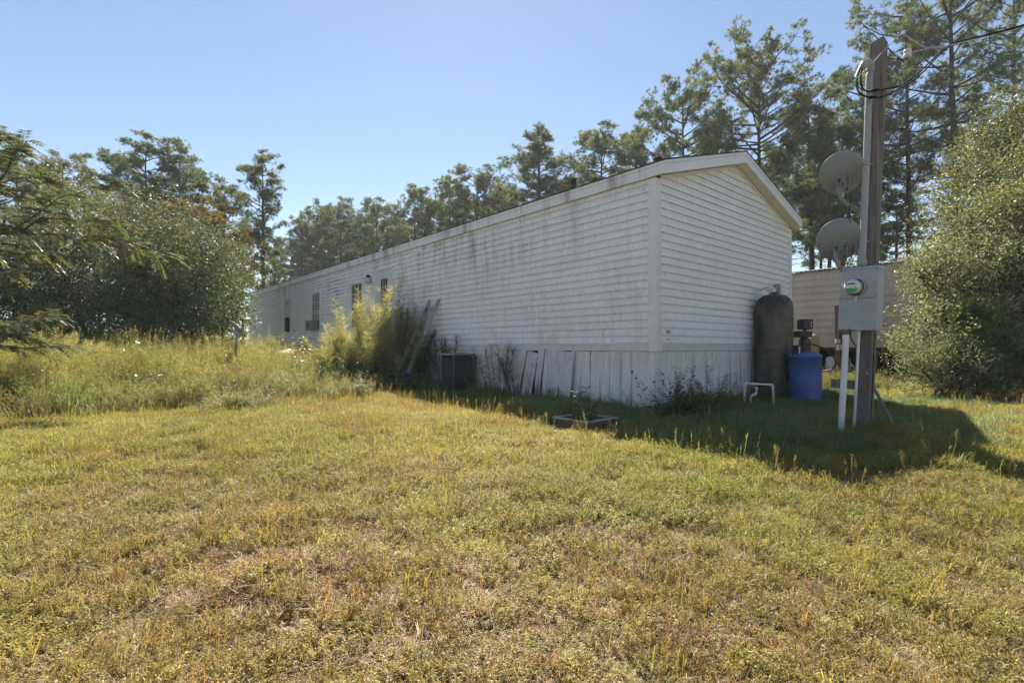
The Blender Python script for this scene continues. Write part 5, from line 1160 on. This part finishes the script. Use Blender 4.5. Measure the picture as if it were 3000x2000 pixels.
protos = bpy.data.collections.new("patch_kinds")
PN = []
g_ = np.random.default_rng(99)
LEAF = [leaf_stems(g_, 17, 0.10, 0.03, 0.10, 12, 0.023, 0.0056) for _ in range(4)]
BLADE = [blade_set(g_, 34, 0.09, 0.05, 0.14, 0.0040, 0.75) for _ in range(3)]
DRY = [join(blade_set(g_, 30, 0.12, 0.05, 0.15, 0.0036, 0.5, True), blade_set(g_, 16, 0.10, 0.03, 0.08, 0.0034, 1.1)) for _ in range(3)]
STALK = [join(seed_stalks(g_, 3, 0.07, 0.14, 0.30, 9, 0.013), blade_set(g_, 10, 0.06, 0.08, 0.18, 0.0042, 0.8)) for _ in range(3)]
LUSH = [blade_set(g_, 38, 0.10, 0.06, 0.16, 0.0050, 0.9) for _ in range(3)]
TALL = [join(seed_stalks(g_, 12, 0.16, 0.55, 0.98, 20, 0.020), blade_set(g_, 34, 0.17, 0.25, 0.70, 0.007, 0.6)) for _ in range(4)]
TWEED = [leaf_stems(g_, 8, 0.15, 0.40, 0.85, 26, 0.060, 0.016, 0.5) for _ in range(3)]
FEATH = [fennel_set(g_, 6, 0.14, 0.6, 1.05, 90, 0.12, 0.0045) for _ in range(3)]
YG, OL, OC, RB, TN, GR = [np.array(c) for c in ((0.55, 0.505, 0.145), (0.40, 0.39, 0.115), (0.56, 0.385, 0.13), (0.44, 0.235, 0.13), (0.66, 0.51, 0.37), (0.26, 0.37, 0.17))]
def tuft_col(rg, kind, brown, lush):
    lp = lambda a, b, t: a*(1-t)+b*t
    c = lp(YG, OL, np.clip(rg.normal(0.40, 0.30), 0, 1)); c = lp(c, OC, np.clip(rg.normal(0.25, 0.25), 0, 0.9)*(0.45 if kind == 'leaf' else 1))
    c = lp(c, RB, np.clip(brown*rg.uniform(0.1, 1.2)*(0.6 if kind == 'leaf' else 1.0), 0, 0.95))
    if kind == 'dry': c = lp(TN, RB, np.clip(rg.normal(0.28, 0.25), 0, 1))
    c = lp(c, GR, np.clip(lush*rg.uniform(0.75, 1.1), 0, 1))
    return c*rg.uniform(0.72, 1.28)
RAMP = lambda v: 0.42 + 0.62*v + 0.55*np.clip(v-0.66, 0, 1)
def patch(nm, picks, size, seed, tilt=0.13, smin=0.7, smax=1.25):
    """picks = [(tuft, colour, height factor)] spread over a square of the given size"""
    rg = np.random.default_rng(seed); A = []; B = []; C = []; o = 0
    for (V, F_, v), c, hf in picks:
        s_ = rg.uniform(smin, smax); q = rg.uniform(0, 6.28); tx, ty = rg.normal(0, tilt, 2); R_ = np.array(Matrix.Rotation(q, 3, 'Z') @ Matrix.Rotation(tx, 3, 'X') @ Matrix.Rotation(ty, 3, 'Y'))
        W = (V*np.array([s_, s_, s_*hf])) @ R_.T + np.array([*(rg.uniform(-0.5, 0.5, 2)*size + rg.normal(0, size*0.05, 2)), 0.0])
        A.append(W); B.append(F_+o); C.append(RAMP(v)[:, None]*c[None]); o += len(V)
    me = np_mesh(nm, np.concatenate(A), np.concatenate(B), M_['lawn']); n = o
    at = me.attributes.new("tcol", 'FLOAT_COLOR', 'POINT'); at.data.foreach_set("color", np.concatenate([np.concatenate(C), np.ones((n, 1))], 1).astype(np.float32).ravel())
    ob = bpy.data.objects.new("patch_%02d" % len(PN), me); protos.objects.link(ob); PN.append(nm); return len(PN)-1
pk = lambda rg, arr: arr[rg.integers(len(arr))]
def lawn_patch(seed, brown, lush, n=84):
    rg = np.random.default_rng(seed); picks = []
    for _ in range(n):
        r = rg.random(); pl_, pb_, pd_ = 0.66-0.38*brown, 0.13+0.03*brown, 0.17+0.34*brown
        bl = np.clip(brown + rg.normal(0, 0.22), 0, 1)
        if rg.random() < lush*0.75: kd, ar = 'lush', LUSH
        elif r < pl_: kd, ar = 'leaf', LEAF
        elif r < pl_+pb_: kd, ar = 'blade', BLADE
        elif r < pl_+pb_+pd_: kd, ar = 'dry', DRY
        else: kd, ar = 'stalk', STALK
        picks.append((pk(rg, ar), tuft_col(rg, kd, bl, lush), rg.uniform(0.8, 1.3)))
    return patch("lawn", picks, 0.5, seed, smin=0.6, smax=1.05)
KG = [lawn_patch(1000+i, 0.10, 0.0) for i in range(5)]; KM = [lawn_patch(1100+i, 0.45, 0.0) for i in range(5)]; KB = [lawn_patch(1200+i, 0.85, 0.0) for i in range(4)]; KL = [lawn_patch(1300+i, 0.15, 0.95, 64) for i in range(4)]
TG, TO, TB = np.array((0.30, 0.315, 0.105)), np.array((0.46, 0.39, 0.16)), np.array((0.40, 0.26, 0.13))
def tall_patch(seed, pw, pf, size=0.8, n=24):
    rg = np.random.default_rng(seed); picks = []
    for _ in range(n):
        r = rg.random(); c = TG + (TO-TG)*np.clip(rg.normal(0.35, 0.3), 0, 1)
        if r < pw: ar, c = TWEED, c*0.4 + np.array((0.17, 0.215, 0.075))*0.6
        elif r < pw+pf: ar = FEATH
        else: ar = TALL
        if rg.random() < 0.12: c = TB
        picks.append((pk(rg, ar), c*rg.uniform(0.75, 1.25), rg.uniform(0.75, 1.15)))
    return patch("tall", picks, size, seed, 0.08, 0.8, 1.2)
KT = [tall_patch(1400+i, 0.12, 0.10) for i in range(4)]; KW = [tall_patch(1500+i, 0.55, 0.12) for i in range(3)]; KF = [tall_patch(1600+i, 0.18, 0.5) for i in range(2)]
KX = [patch("lush", [(pk(g_, TWEED), GR*g_.uniform(0.7, 1.5), g_.uniform(0.25, 0.45)) if g_.random() < 0.3 else (pk(g_, LUSH), GR*g_.uniform(0.7, 1.5), g_.uniform(0.8, 1.3)) for _ in range(5)], 0.2, 1700+i) for i in range(4)]
def scatter(name, pts, idx, scl, col, label, cat, tilt=0.12):
    n = len(pts); me = bpy.data.meshes.new(name); me.vertices.add(n); me.vertices.foreach_set("co", np.asarray(pts, np.float32).ravel())
    rg = np.random.default_rng(n)
    rot = np.stack([rg.normal(0, tilt, n), rg.normal(0, tilt, n), rg.uniform(0, 6.28, n)], 1).astype(np.float32)
    a = me.attributes.new("rot", 'FLOAT_VECTOR', 'POINT'); a.data.foreach_set("vector", rot.ravel())
    a = me.attributes.new("scl", 'FLOAT_VECTOR', 'POINT'); a.data.foreach_set("vector", np.asarray(scl, np.float32).ravel())
    a = me.attributes.new("idx", 'INT', 'POINT'); a.data.foreach_set("value", np.asarray(idx, np.int32))
    a = me.attributes.new("col", 'FLOAT_COLOR', 'POINT'); a.data.foreach_set("color", np.concatenate([col, np.ones((n, 1))], 1).astype(np.float32).ravel())
    o = link(name, me); tag(o, label, cat, kind='stuff'); me.materials.append(M_['lawn'])
    t = bpy.data.node_groups.new("scatter", 'GeometryNodeTree')
    t.interface.new_socket(name="Geometry", in_out='INPUT', socket_type='NodeSocketGeometry'); t.interface.new_socket(name="Geometry", in_out='OUTPUT', socket_type='NodeSocketGeometry')
    N = t.nodes; L = t.links; gi = N.new("NodeGroupInput"); go = N.new("NodeGroupOutput"); ip = N.new("GeometryNodeInstanceOnPoints"); ci = N.new("GeometryNodeCollectionInfo")
    ci.inputs['Collection'].default_value = protos; ci.inputs['Separate Children'].default_value = True; ci.inputs['Reset Children'].default_value = True
    def na(nm, ty): x = N.new("GeometryNodeInputNamedAttribute"); x.data_type = ty; x.inputs['Name'].default_value = nm; return x.outputs['Attribute']
    L.new(gi.outputs[0], ip.inputs['Points']); L.new(ci.outputs[0], ip.inputs['Instance']); ip.inputs['Pick Instance'].default_value = True
    L.new(na("idx", 'INT'), ip.inputs['Instance Index']); L.new(na("rot", 'FLOAT_VECTOR'), ip.inputs['Rotation']); L.new(na("scl", 'FLOAT_VECTOR'), ip.inputs['Scale'])
    L.new(ip.outputs[0], go.inputs[0])
    md = o.modifiers.new("scatter", 'NODES'); md.node_group = t
    return o
def inside_house(x, y, mrg=0.0):
    dx, dy = x-CX, y-CY; u = dx*cr+dy*sr; v = -dx*sr+dy*cr; return (u > -mrg) & (u < GW+mrg) & (v > -mrg) & (v < LW+mrg), u, v
def tallness(x, y):
    """0 on the mown lawn, 1 in the tall weeds at the left"""
    xe = np.interp(y, [3.0, 5.6, 7.0, 8.5, 10.5, 12.0, 14.5, 17.0], [-11.0, -8.5, -5.6, -3.6, -2.5, -3.2, -4.8, -6.5])
    d = xe + 0.9*(vnoise(x, y, 0.9, 5)-0.5) - x
    return np.clip((d+0.8)/3.8, 0, 1)
rg = np.random.default_rng(123)
mix = lambda a, b, t: a*(1-t)[:, None] + b*t[:, None]
choose = lambda arr, m: np.asarray(arr)[rg.integers(0, len(arr), m)]
def jgrid(y0, y1, sp, jit=0.32):
    gx = np.arange(-1.16*y1-1.2, 1.16*y1+1.2, sp); gy = np.arange(y0, y1, sp); X, Y = np.meshgrid(gx, gy); X = X.ravel() + rg.uniform(-jit, jit, X.size)*sp; Y = Y.ravel() + rg.uniform(-jit, jit, Y.size)*sp
    k = np.abs(X) < 1.16*Y+1.3; return X[k], Y[k]
xs, ys, ss = [], [], []
for (a, b, sp, sc2) in ((0.35, 9.5, 0.40, 1.0), (9.5, 14, 0.58, 1.45), (14, 25, 0.9, 2.2)):
    x, y = jgrid(a, b, sp); xs.append(x); ys.append(y); ss.append(np.full(len(x), sc2))
x = np.concatenate(xs); y = np.concatenate(ys); s0 = np.concatenate(ss)
ins, u, v = inside_house(x, y, 0.06)
# the planter frame stays free
pu, pv_ = (x-0.862)*cr+(y-5.71)*sr, -(x-0.862)*sr+(y-5.71)*cr
pin = (pu > -0.05) & (pu < 0.61) & (pv_ > -0.05) & (pv_ < 0.61)
bare = fbm(x, y, 0.9, 61) > 0.78
keep = ~ins & ~pin & ~(bare & (rg.random(len(x)) < 0.5)); x, y, u, v, s0 = x[keep], y[keep], u[keep], v[keep], s0[keep]; n = len(x)
tl = tallness(x, y)
# where the house always shades it the grass stays lush and green
lush = np.clip(1.15 - np.hypot(np.clip(-v, 0, 9)/3.2, np.clip(-u, 0, 9)*0.55 + np.clip(u-4.9, 0, 9)*0.7), 0, 1)*((u > -1.6) & (v < 3.0))
lush = np.maximum(lush, np.clip(1.0 - (-u)/1.3, 0, 1)*((u < 0) & (v > -0.5) & (v < LW)) * 0.8)
f1 = fbm(x, y, 1.6, 11); f2 = fbm(x, y, 0.6, 21); f3 = fbm(x, y, 3.2, 31)
brown = np.clip((f2-0.46)*2.6 + (f1-0.5)*1.9 + np.interp(y, [2.0, 3.2, 5.0], [0.46, 0.30, 0.06]) - 0.22*(x < -1.5) + 0.24, 0, 1) + rg.normal(0, 0.12, n)
idx = choose(KG, n); k2 = brown > 0.30; idx[k2] = choose(KM, k2.sum()); k3 = brown > 0.66; idx[k3] = choose(KB, k3.sum())
kl = rg.random(n) < lush*1.25; idx[kl] = choose(KL, kl.sum())
col = np.ones((n, 3)); col = mix(col, np.tile(np.array((0.80, 0.92, 0.80)), (n, 1)), np.clip((f3-0.42)*3.0, 0, 1)); col = mix(col, np.tile(np.array((0.70, 0.85, 0.70)), (n, 1)), 0.5*tl)
col *= (0.82 + 0.36*fbm(x, y, 1.1, 41))[:, None]
sz = s0*rg.uniform(0.92, 1.12, n); hz = rg.uniform(0.8, 1.2, n)*(0.70+0.5*f1)*np.sqrt(s0)*np.interp(y, [1.5, 3.5, 5.0], [0.62, 0.8, 1.0])
scatter("lawn_grass", np.stack([x, y, G(x, y)], 1), idx, np.stack([sz, sz, hz], 1), col, "patchy yellow-green lawn of short weeds and dry grass", "grass", 0.02)
# tall weeds at the left
xs, ys = [], []
gx = np.arange(-24, -1.4, 0.62); gy = np.arange(4.6, 18.5, 0.62); X, Y = np.meshgrid(gx, gy); x = X.ravel() + rg.uniform(-0.2, 0.2, X.size); y = Y.ravel() + rg.uniform(-0.2, 0.2, X.size)
tl = tallness(x, y); ins, u, v = inside_house(x, y, 0.35)
keep = (rg.random(len(x)) < (tl*1.4)**0.7) & (tl > 0.02) & ~ins & (x > -1.25*y-2.5); x, y, tl = x[keep], y[keep], tl[keep]; n = len(x)
f1 = fbm(x, y, 2.2, 51); f2 = fbm(x, y, 1.0, 52); r_ = rg.random(n); idx = choose(KT, n)
wv = r_ < 0.12 + 0.5*(f1 > 0.58); idx[wv] = choose(KW, wv.sum()); fv = (~wv) & (r_ > 0.88 - 0.25*(f2 > 0.6)); idx[fv] = choose(KF, fv.sum())
col = mix(np.tile(np.array((0.88, 0.98, 0.92)), (n, 1)), np.tile(np.array((1.08, 0.98, 0.95)), (n, 1)), np.clip((f2-0.40)*3.0, 0, 1))*(0.8+0.4*f1)[:, None]
sz = rg.uniform(0.9, 1.15, n); hz = (0.32 + 0.68*tl)*rg.uniform(0.72, 1.22, n)*np.interp(y, [5, 8, 12, 17], [0.72, 0.86, 1.0, 1.15])
scatter("tall_weeds", np.stack([x, y, G(x, y)], 1), idx, np.stack([sz, sz, hz], 1), col, "waist-high yellow-green grass and weeds left of the house", "weeds", 0.03)
# rough weeds round the second trailer
A = 420; x = rg.uniform(3.5, 15, A); y = rg.uniform(8.5, 22, A); ins, u, v = inside_house(x, y, 0.5); dx, dy = x-8.34, y-15; u2 = dx*cr+dy*sr; v2 = -dx*sr+dy*cr
k_ = ~ins & ((v < 0.2) | (u > GW+0.4)); k_ &= ~((u2 > -0.3) & (u2 < 3.8)); k_ &= (u > 5.2) | (v < -3.4); k_ &= vnoise(x, y, 1.4, 81) > 0.40; k_ &= (y > 10.5) | (vnoise(x, y, 0.8, 82) > 0.8)
x, y = x[k_], y[k_]; n = len(x); idx = choose(KT+KW+KF, n); col = mix(np.tile(np.array((1.0, 0.9, 0.7)), (n, 1)), np.tile(np.array((0.5, 0.65, 0.5)), (n, 1)), rg.random(n)); sz = rg.uniform(0.6, 1.0, n)
scatter("rough_weeds", np.stack([x, y, G(x, y)], 1), idx, np.stack([sz, sz, sz*rg.uniform(0.3, 0.6, n)], 1), col, "rough knee-high weeds between the two trailers", "weeds", 0.05)
nn_ = 170; v = np.concatenate([rg.uniform(-0.2, 15, 110), np.full(60, -1)]); u = np.where(v > -0.5, -np.abs(rg.normal(0.10, 0.14, nn_))-0.16, 0)
uu = rg.uniform(0, 3.3, nn_); vv = -np.abs(rg.normal(0.08, 0.14, nn_))-0.16; sel = v <= -0.5; u = np.where(sel, uu, u); v = np.where(sel, vv, v)
x = CX+u*cr-v*sr; y = CY+u*sr+v*cr; idx = choose(KX, nn_); col = mix(np.tile(np.array((0.9, 0.9, 0.9)), (nn_, 1)), np.tile(np.array((1.6, 1.1, 0.9)), (nn_, 1)), rg.random(nn_)); sz = rg.uniform(0.7, 1.1, nn_); hh_ = rg.uniform(0.6, 1.5, nn_)
scatter("wall_weeds", np.stack([x, y, G(x, y)], 1), idx, np.stack([sz, sz, hh_], 1), col, "thin shaded weeds growing along the foot of the house skirting", "weeds", 0.1)

# ================================================================ SINGLE PLANTS
def plant(name, x, y, st, mat, label, cat="plant", group=None, part_="foliage", stems=None):
    o = empty(name, (x, y, gz(x, y)), 0, label, cat, group); link(part_, np_mesh(part_, st[0], st[1], mat, st[2]), o)
    return o
M_['fennel'] = leaf_mat("fennel_feather", [(0.10, 0.11, 0.05), (0.21, 0.22, 0.095), (0.38, 0.36, 0.17), (0.55, 0.50, 0.29)], 0.5, 0.5, 0.3)
M_['fennel_dk'] = leaf_mat("fennel_dull", [(0.035, 0.045, 0.028), (0.07, 0.085, 0.045), (0.11, 0.12, 0.06), (0.15, 0.15, 0.085)], 0.4, 0.5, 0.3)
M_['weedleaf'] = leaf_mat("weed_leaf", [(0.03, 0.045, 0.022), (0.06, 0.095, 0.038), (0.095, 0.14, 0.055), (0.14, 0.18, 0.08)], 0.40, 0.65, 0.12)
M_['glossleaf'] = leaf_mat("glossy_leaf", [(0.03, 0.06, 0.02), (0.07, 0.13, 0.03), (0.12, 0.20, 0.05)], 0.35, 0.28, 0.8)
pg = np.random.default_rng(500)
q = P(1120, 1018, 11.6); plant("dog_fennel", q.x, q.y, fennel_set(pg, 72, 0.88, 0.9, 2.75, 230, 0.25, 0.006, 0.09, 0.15), M_['fennel'], "tall feathery yellow-green fennel bush in front of the house door", "bush")
q = P(1035, 1018, 11.2); plant("dog_fennel", q.x, q.y, fennel_set(pg, 55, 0.72, 0.6, 1.55, 220, 0.23, 0.007, 0.14, 0.25), M_['fennel'], "lower feathery fennel clump left of the tall fennel bush", "bush")
q = P(1170, 1018, 12.0); plant("dog_fennel", q.x, q.y, fennel_set(pg, 26, 0.45, 1.3, 2.1, 240, 0.24, 0.007, 0.12, 0.15), M_['fennel_dk'], "dull green fennel between the tall fennel bush and the ladder", "bush")
q = P(1310, 1018, 11.35); plant("dog_fennel", q.x, q.y, fennel_set(pg, 22, 0.35, 0.9, 1.55, 200, 0.22, 0.006, 0.14, 0.15), M_['fennel_dk'], "thin fennel plants behind the condenser against the long wall", "bush")
q = P(1228, 1018, 12.2); plant("bare_weed", q.x, q.y, fennel_set(pg, 9, 0.25, 1.6, 2.3, 70, 0.30, 0.006, 0.10, 0.1), M_['fennel_dk'], "sparse leggy weed left of the ladder top", "plant")
q = P(1460, 1018, 9.3); plant("leggy_weed", q.x, q.y, fennel_set(pg, 7, 0.22, 0.75, 1.15, 110, 0.20, 0.005, 0.12, 0.2), M_['fennel_dk'], "leggy grey-green weed right of the condenser", "plant")
q = P(1512, 1018, 9.0); plant("leggy_weed", q.x, q.y, fennel_set(pg, 5, 0.18, 0.6, 0.95, 100, 0.18, 0.005, 0.12, 0.2), M_['fennel_dk'], "second leggy weed beside the leaning peeled boards", "plant")
q = P(1345, 1018, 10.85); plant("broadleaf_weed", q.x, q.y, leaf_stems(pg, 7, 0.28, 0.75, 1.15, 24, 0.10, 0.05, 0.4), M_['weedleaf'], "dark broad-leaved weed rising behind the condenser", "plant")
q = P(940, 1018, 11.4); plant("bramble", q.x, q.y, leaf_stems(pg, 40, 0.62, 0.45, 1.10, 26, 0.085, 0.05, 0.5), M_['ylleaf'], "yellowing bramble patch at the left foot of the fennel", "bush")
q = P(1010, 1018, 10.6); plant("bramble", q.x, q.y, leaf_stems(pg, 44, 0.60, 0.35, 0.85, 24, 0.075, 0.045, 0.5), M_['brleaf'], "fresh green leafy weeds below the lower fennel clump", "bush")
q = P(1090, 1018, 10.7); plant("bramble", q.x, q.y, leaf_stems(pg, 46, 0.65, 0.4, 0.95, 24, 0.075, 0.045, 0.5), M_['weedleaf'], "dark leafy tangle in the shade under the tall fennel", "bush")
q = P(1715, 1018, 5.95); plant("sapling", q.x, q.y, leaf_stems(pg, 11, 0.17, 0.25, 0.55, 13, 0.085, 0.028, 0.4), M_['weedleaf'], "green leafy sapling growing in the planter frame", "plant")
q = P(1955, 1018, 6.55); plant("sapling", q.x, q.y, leaf_stems(pg, 7, 0.12, 0.45, 0.75, 11, 0.08, 0.036, 0.4), M_['weedleaf'], "slim leafy weed at the near corner of the house", "plant")
q = P(2012, 1018, 6.75); plant("bushy_weed", q.x, q.y, leaf_stems(pg, 14, 0.20, 0.38, 0.70, 46, 0.075, 0.015, 0.2), M_['weedleaf'], "dark bushy weed left of the other bottlebrush weed by the gable skirting", "plant")
q = P(2072, 1018, 7.0); plant("bushy_weed", q.x, q.y, leaf_stems(pg, 10, 0.15, 0.40, 0.72, 46, 0.075, 0.015, 0.2), M_['weedleaf'], "upright bottlebrush weed in the middle of the gable skirting", "plant")
q = P(1985, 1018, 6.4); plant("bushy_weed", q.x, q.y, leaf_stems(pg, 40, 0.42, 0.16, 0.42, 18, 0.065, 0.024, 0.4), M_['dkleaf'], "low dark weed mound at the foot of the house corner", "plant")
q = P(385, 1018, 9.6); plant("glossy_sapling", q.x, q.y, leaf_stems(pg, 12, 0.32, 0.6, 1.12, 26, 0.15, 0.045, 0.5), M_['glossleaf'], "glossy leaved sapling glinting in the tall weeds at left", "plant")
q = P(430, 1018, 8.6); plant("glossy_sapling", q.x, q.y, leaf_stems(pg, 9, 0.36, 0.35, 0.72, 16, 0.11, 0.035, 0.5), M_['glossleaf'], "lower glinting sapling in front of the glossy one", "plant")
q = P(165, 1018, 9.8); plant("dog_fennel", q.x, q.y, fennel_set(pg, 26, 0.5, 0.9, 1.28, 150, 0.16, 0.006, 0.10, 0.1), M_['fennel'], "feathery fennel plume standing in the weeds at far left", "bush")
q = P(265, 1018, 9.9); plant("dog_fennel", q.x, q.y, fennel_set(pg, 16, 0.35, 0.8, 1.12, 150, 0.16, 0.006, 0.10, 0.1), M_['fennel'], "smaller fennel plume right of the far left one", "bush")
for (px, Y, h, lab) in ((805, 11.5, 1.30, "forked yellow weed stalk in front of the far window wall"), (632, 10.6, 1.28, "tall branching weed stalk left of the pole dish"), (768, 12.0, 1.12, "straight yellow weed stalk right of the pole dish")):
    q = P(px, 1018, Y); plant("weed_stalk", q.x, q.y, fennel_set(pg, 4, 0.12, h*0.85, h, 120, 0.20, 0.006, 0.10, 0.3), M_['fennel'], lab, "plant")
q = P(2603, 1018, 7.2); plant("weed_stalk", q.x, q.y, leaf_stems(pg, 2, 0.04, 0.55, 0.75, 30, 0.05, 0.010, 0.3), M_['weedleaf'], "slim upright weed in the sunny grass right of the post", "plant")
q = P(850, 1018, 12.4); plant("mimosa_seedling", q.x, q.y, leaf_stems(pg, 16, 0.5, 0.7, 1.35, 20, 0.16, 0.03, 0.6), M_['ylleaf'], "yellow feathery seedling below the window air conditioner", "plant")

# ---------------------------------------------------------------- mimosa branches reaching in from the left
YM = 7.6
mim = empty("mimosa_tree", (P(-90, 1018, YM).x, YM, 0), 0, "feathery mimosa tree reaching in from the left edge", "tree")
limbs = [  # photo pixels
 [(-95, 700), (-40, 690), (28, 660), (69, 683), (170, 688), (230, 697), (294, 692), (367, 706), (430, 729), (507, 747)],
 [(-95, 690), (0, 680), (50, 665), (103, 632), (140, 603), (177, 577), (220, 568), (275, 550), (335, 541)],
 [(-95, 620), (-20, 560), (20, 500), (45, 440), (70, 410)], [(-95, 590), (-10, 540), (60, 520), (120, 520), (165, 535)],
 [(-95, 740), (-10, 735), (50, 745), (110, 740), (150, 750)], [(-95, 800), (-20, 790), (20, 800), (60, 790)],
 [(-60, 420), (-20, 400), (10, 395), (40, 410)], [(60, 680), (120, 640), (180, 640), (240, 650), (300, 645), (345, 655)],
 [(-95, 990), (0, 977), (40, 979), (105, 1000)], [(-95, 960), (0, 955), (60, 940), (110, 928), (165, 926)], [(-95, 1040), (-20, 1010), (60, 1020), (130, 1015), (205, 1012)], [(-95, 640), (-30, 610), (30, 590), (80, 560)]]
mg = np.random.default_rng(640); paths = []; FP = []; FD = []; FV = []; FN = []
paths.append((np.array([[mim.location.x, YM, -0.2], [mim.location.x-0.1, YM, 0.8], [mim.location.x+0.05, YM, 2.0], [P(-95, 690, YM).x, YM, P(-95, 690, YM).z], [P(-80, 420, YM).x, YM, P(-80, 420, YM).z]]), np.array([0.12, 0.10, 0.085, 0.07, 0.03])))
for li, lb in enumerate(limbs):
    dpt = YM + mg.normal(0, 0.35); pts = np.array([list(P(a, b, YM + (dpt-YM)*i/len(lb))) for i, (a, b) in enumerate(lb)])
    paths.append((pts, np.linspace(0.018, 0.004, len(pts))))
    seg = np.linalg.norm(np.diff(pts, axis=0), axis=1).sum(); nf = int(seg/0.034)
    for _ in range(nf):
        q = mg.uniform(0.12, 1.0)*(len(pts)-1); i = min(int(q), len(pts)-2); b = pts[i] + (pts[i+1]-pts[i])*(q-i); ld_ = pts[i+1]-pts[i]; ld_ = ld_/np.linalg.norm(ld_)
        d = ld_*mg.uniform(0.2, 1.0) + np.array([mg.normal(0, 0.55), mg.normal(0, 0.75), mg.normal(0.22, 0.30)]); d /= np.linalg.norm(d); L = mg.uniform(0.18, 0.34); np_ = 10
        t = np.linspace(0.15, 1, np_)[:, None]; rc = b + d*L*t - np.array([0, 0, 1])*(0.45*L*t**2); paths.append((rc[::3], np.full(len(rc[::3]), 0.0025)))
        sd_ = np.cross(d, [0, 0, 1]); sd_ /= np.linalg.norm(sd_)+1e-6; tone = np.clip(0.5+mg.normal(0, 0.2) + (0.35 if mg.random() < 0.10 else 0), 0, 1)
        for sg in (-1, 1):
            pd = sd_*sg + d*0.55 + np.array([0, 0, -0.35]) + mg.normal(0, 0.10, (np_, 3)); pd /= np.linalg.norm(pd, axis=1, keepdims=True)
            FP.append(rc); FD.append(pd); FV.append(np.full(np_, tone)); FN.append(np.tile(np.array([0, 0, 1.0]) + mg.normal(0, 0.25, 3), (np_, 1)))
FP = np.concatenate(FP); FD = np.concatenate(FD); FV = np.concatenate(FV); FN = np.concatenate(FN)
V, Fq = cards(FP, FD, FN, mg.uniform(0.07, 0.12, len(FP)), 0.026, 0.5)
M_['mimosa'] = leaf_mat("mimosa_leaf", [(0.075, 0.105, 0.05), (0.115, 0.15, 0.07), (0.165, 0.19, 0.085), (0.22, 0.13, 0.06)], 0.42, 0.36, 0.55)
link("crown", np_mesh("crown", V, Fq, M_['mimosa'], np.repeat(np.clip(FV+mg.normal(0, 0.05, len(FV)), 0, 1), 4)), mim).location = -Vector(mim.location)
V, Fq = ntube(paths, 6); link("trunk", np_mesh("trunk", V, Fq, M_['twig'], smooth=True), mim).location = -Vector(mim.location)

# ================================================================ added thin haze over the whole yard, lifts shadows like lens glare
hm = MB(); hm.box((-140, -30, -1.5), (140, 200, 32))
mh, n_, l_, out_ = new_mat("air"); pv2 = n_.new("ShaderNodeVolumePrincipled"); pv2.inputs['Color'].default_value = (0.95, 0.97, 1.0, 1); pv2.inputs['Density'].default_value = 0.0007; pv2.inputs['Anisotropy'].default_value = 0.3  # glare volume, added to brighten the far shadows
l_.new(pv2.outputs[0], out_.inputs['Volume'])
tag(hm.build("veil", mh), "added thin bright haze in the air", "veil", kind='stuff')
sc.cycles.volume_bounces = 0
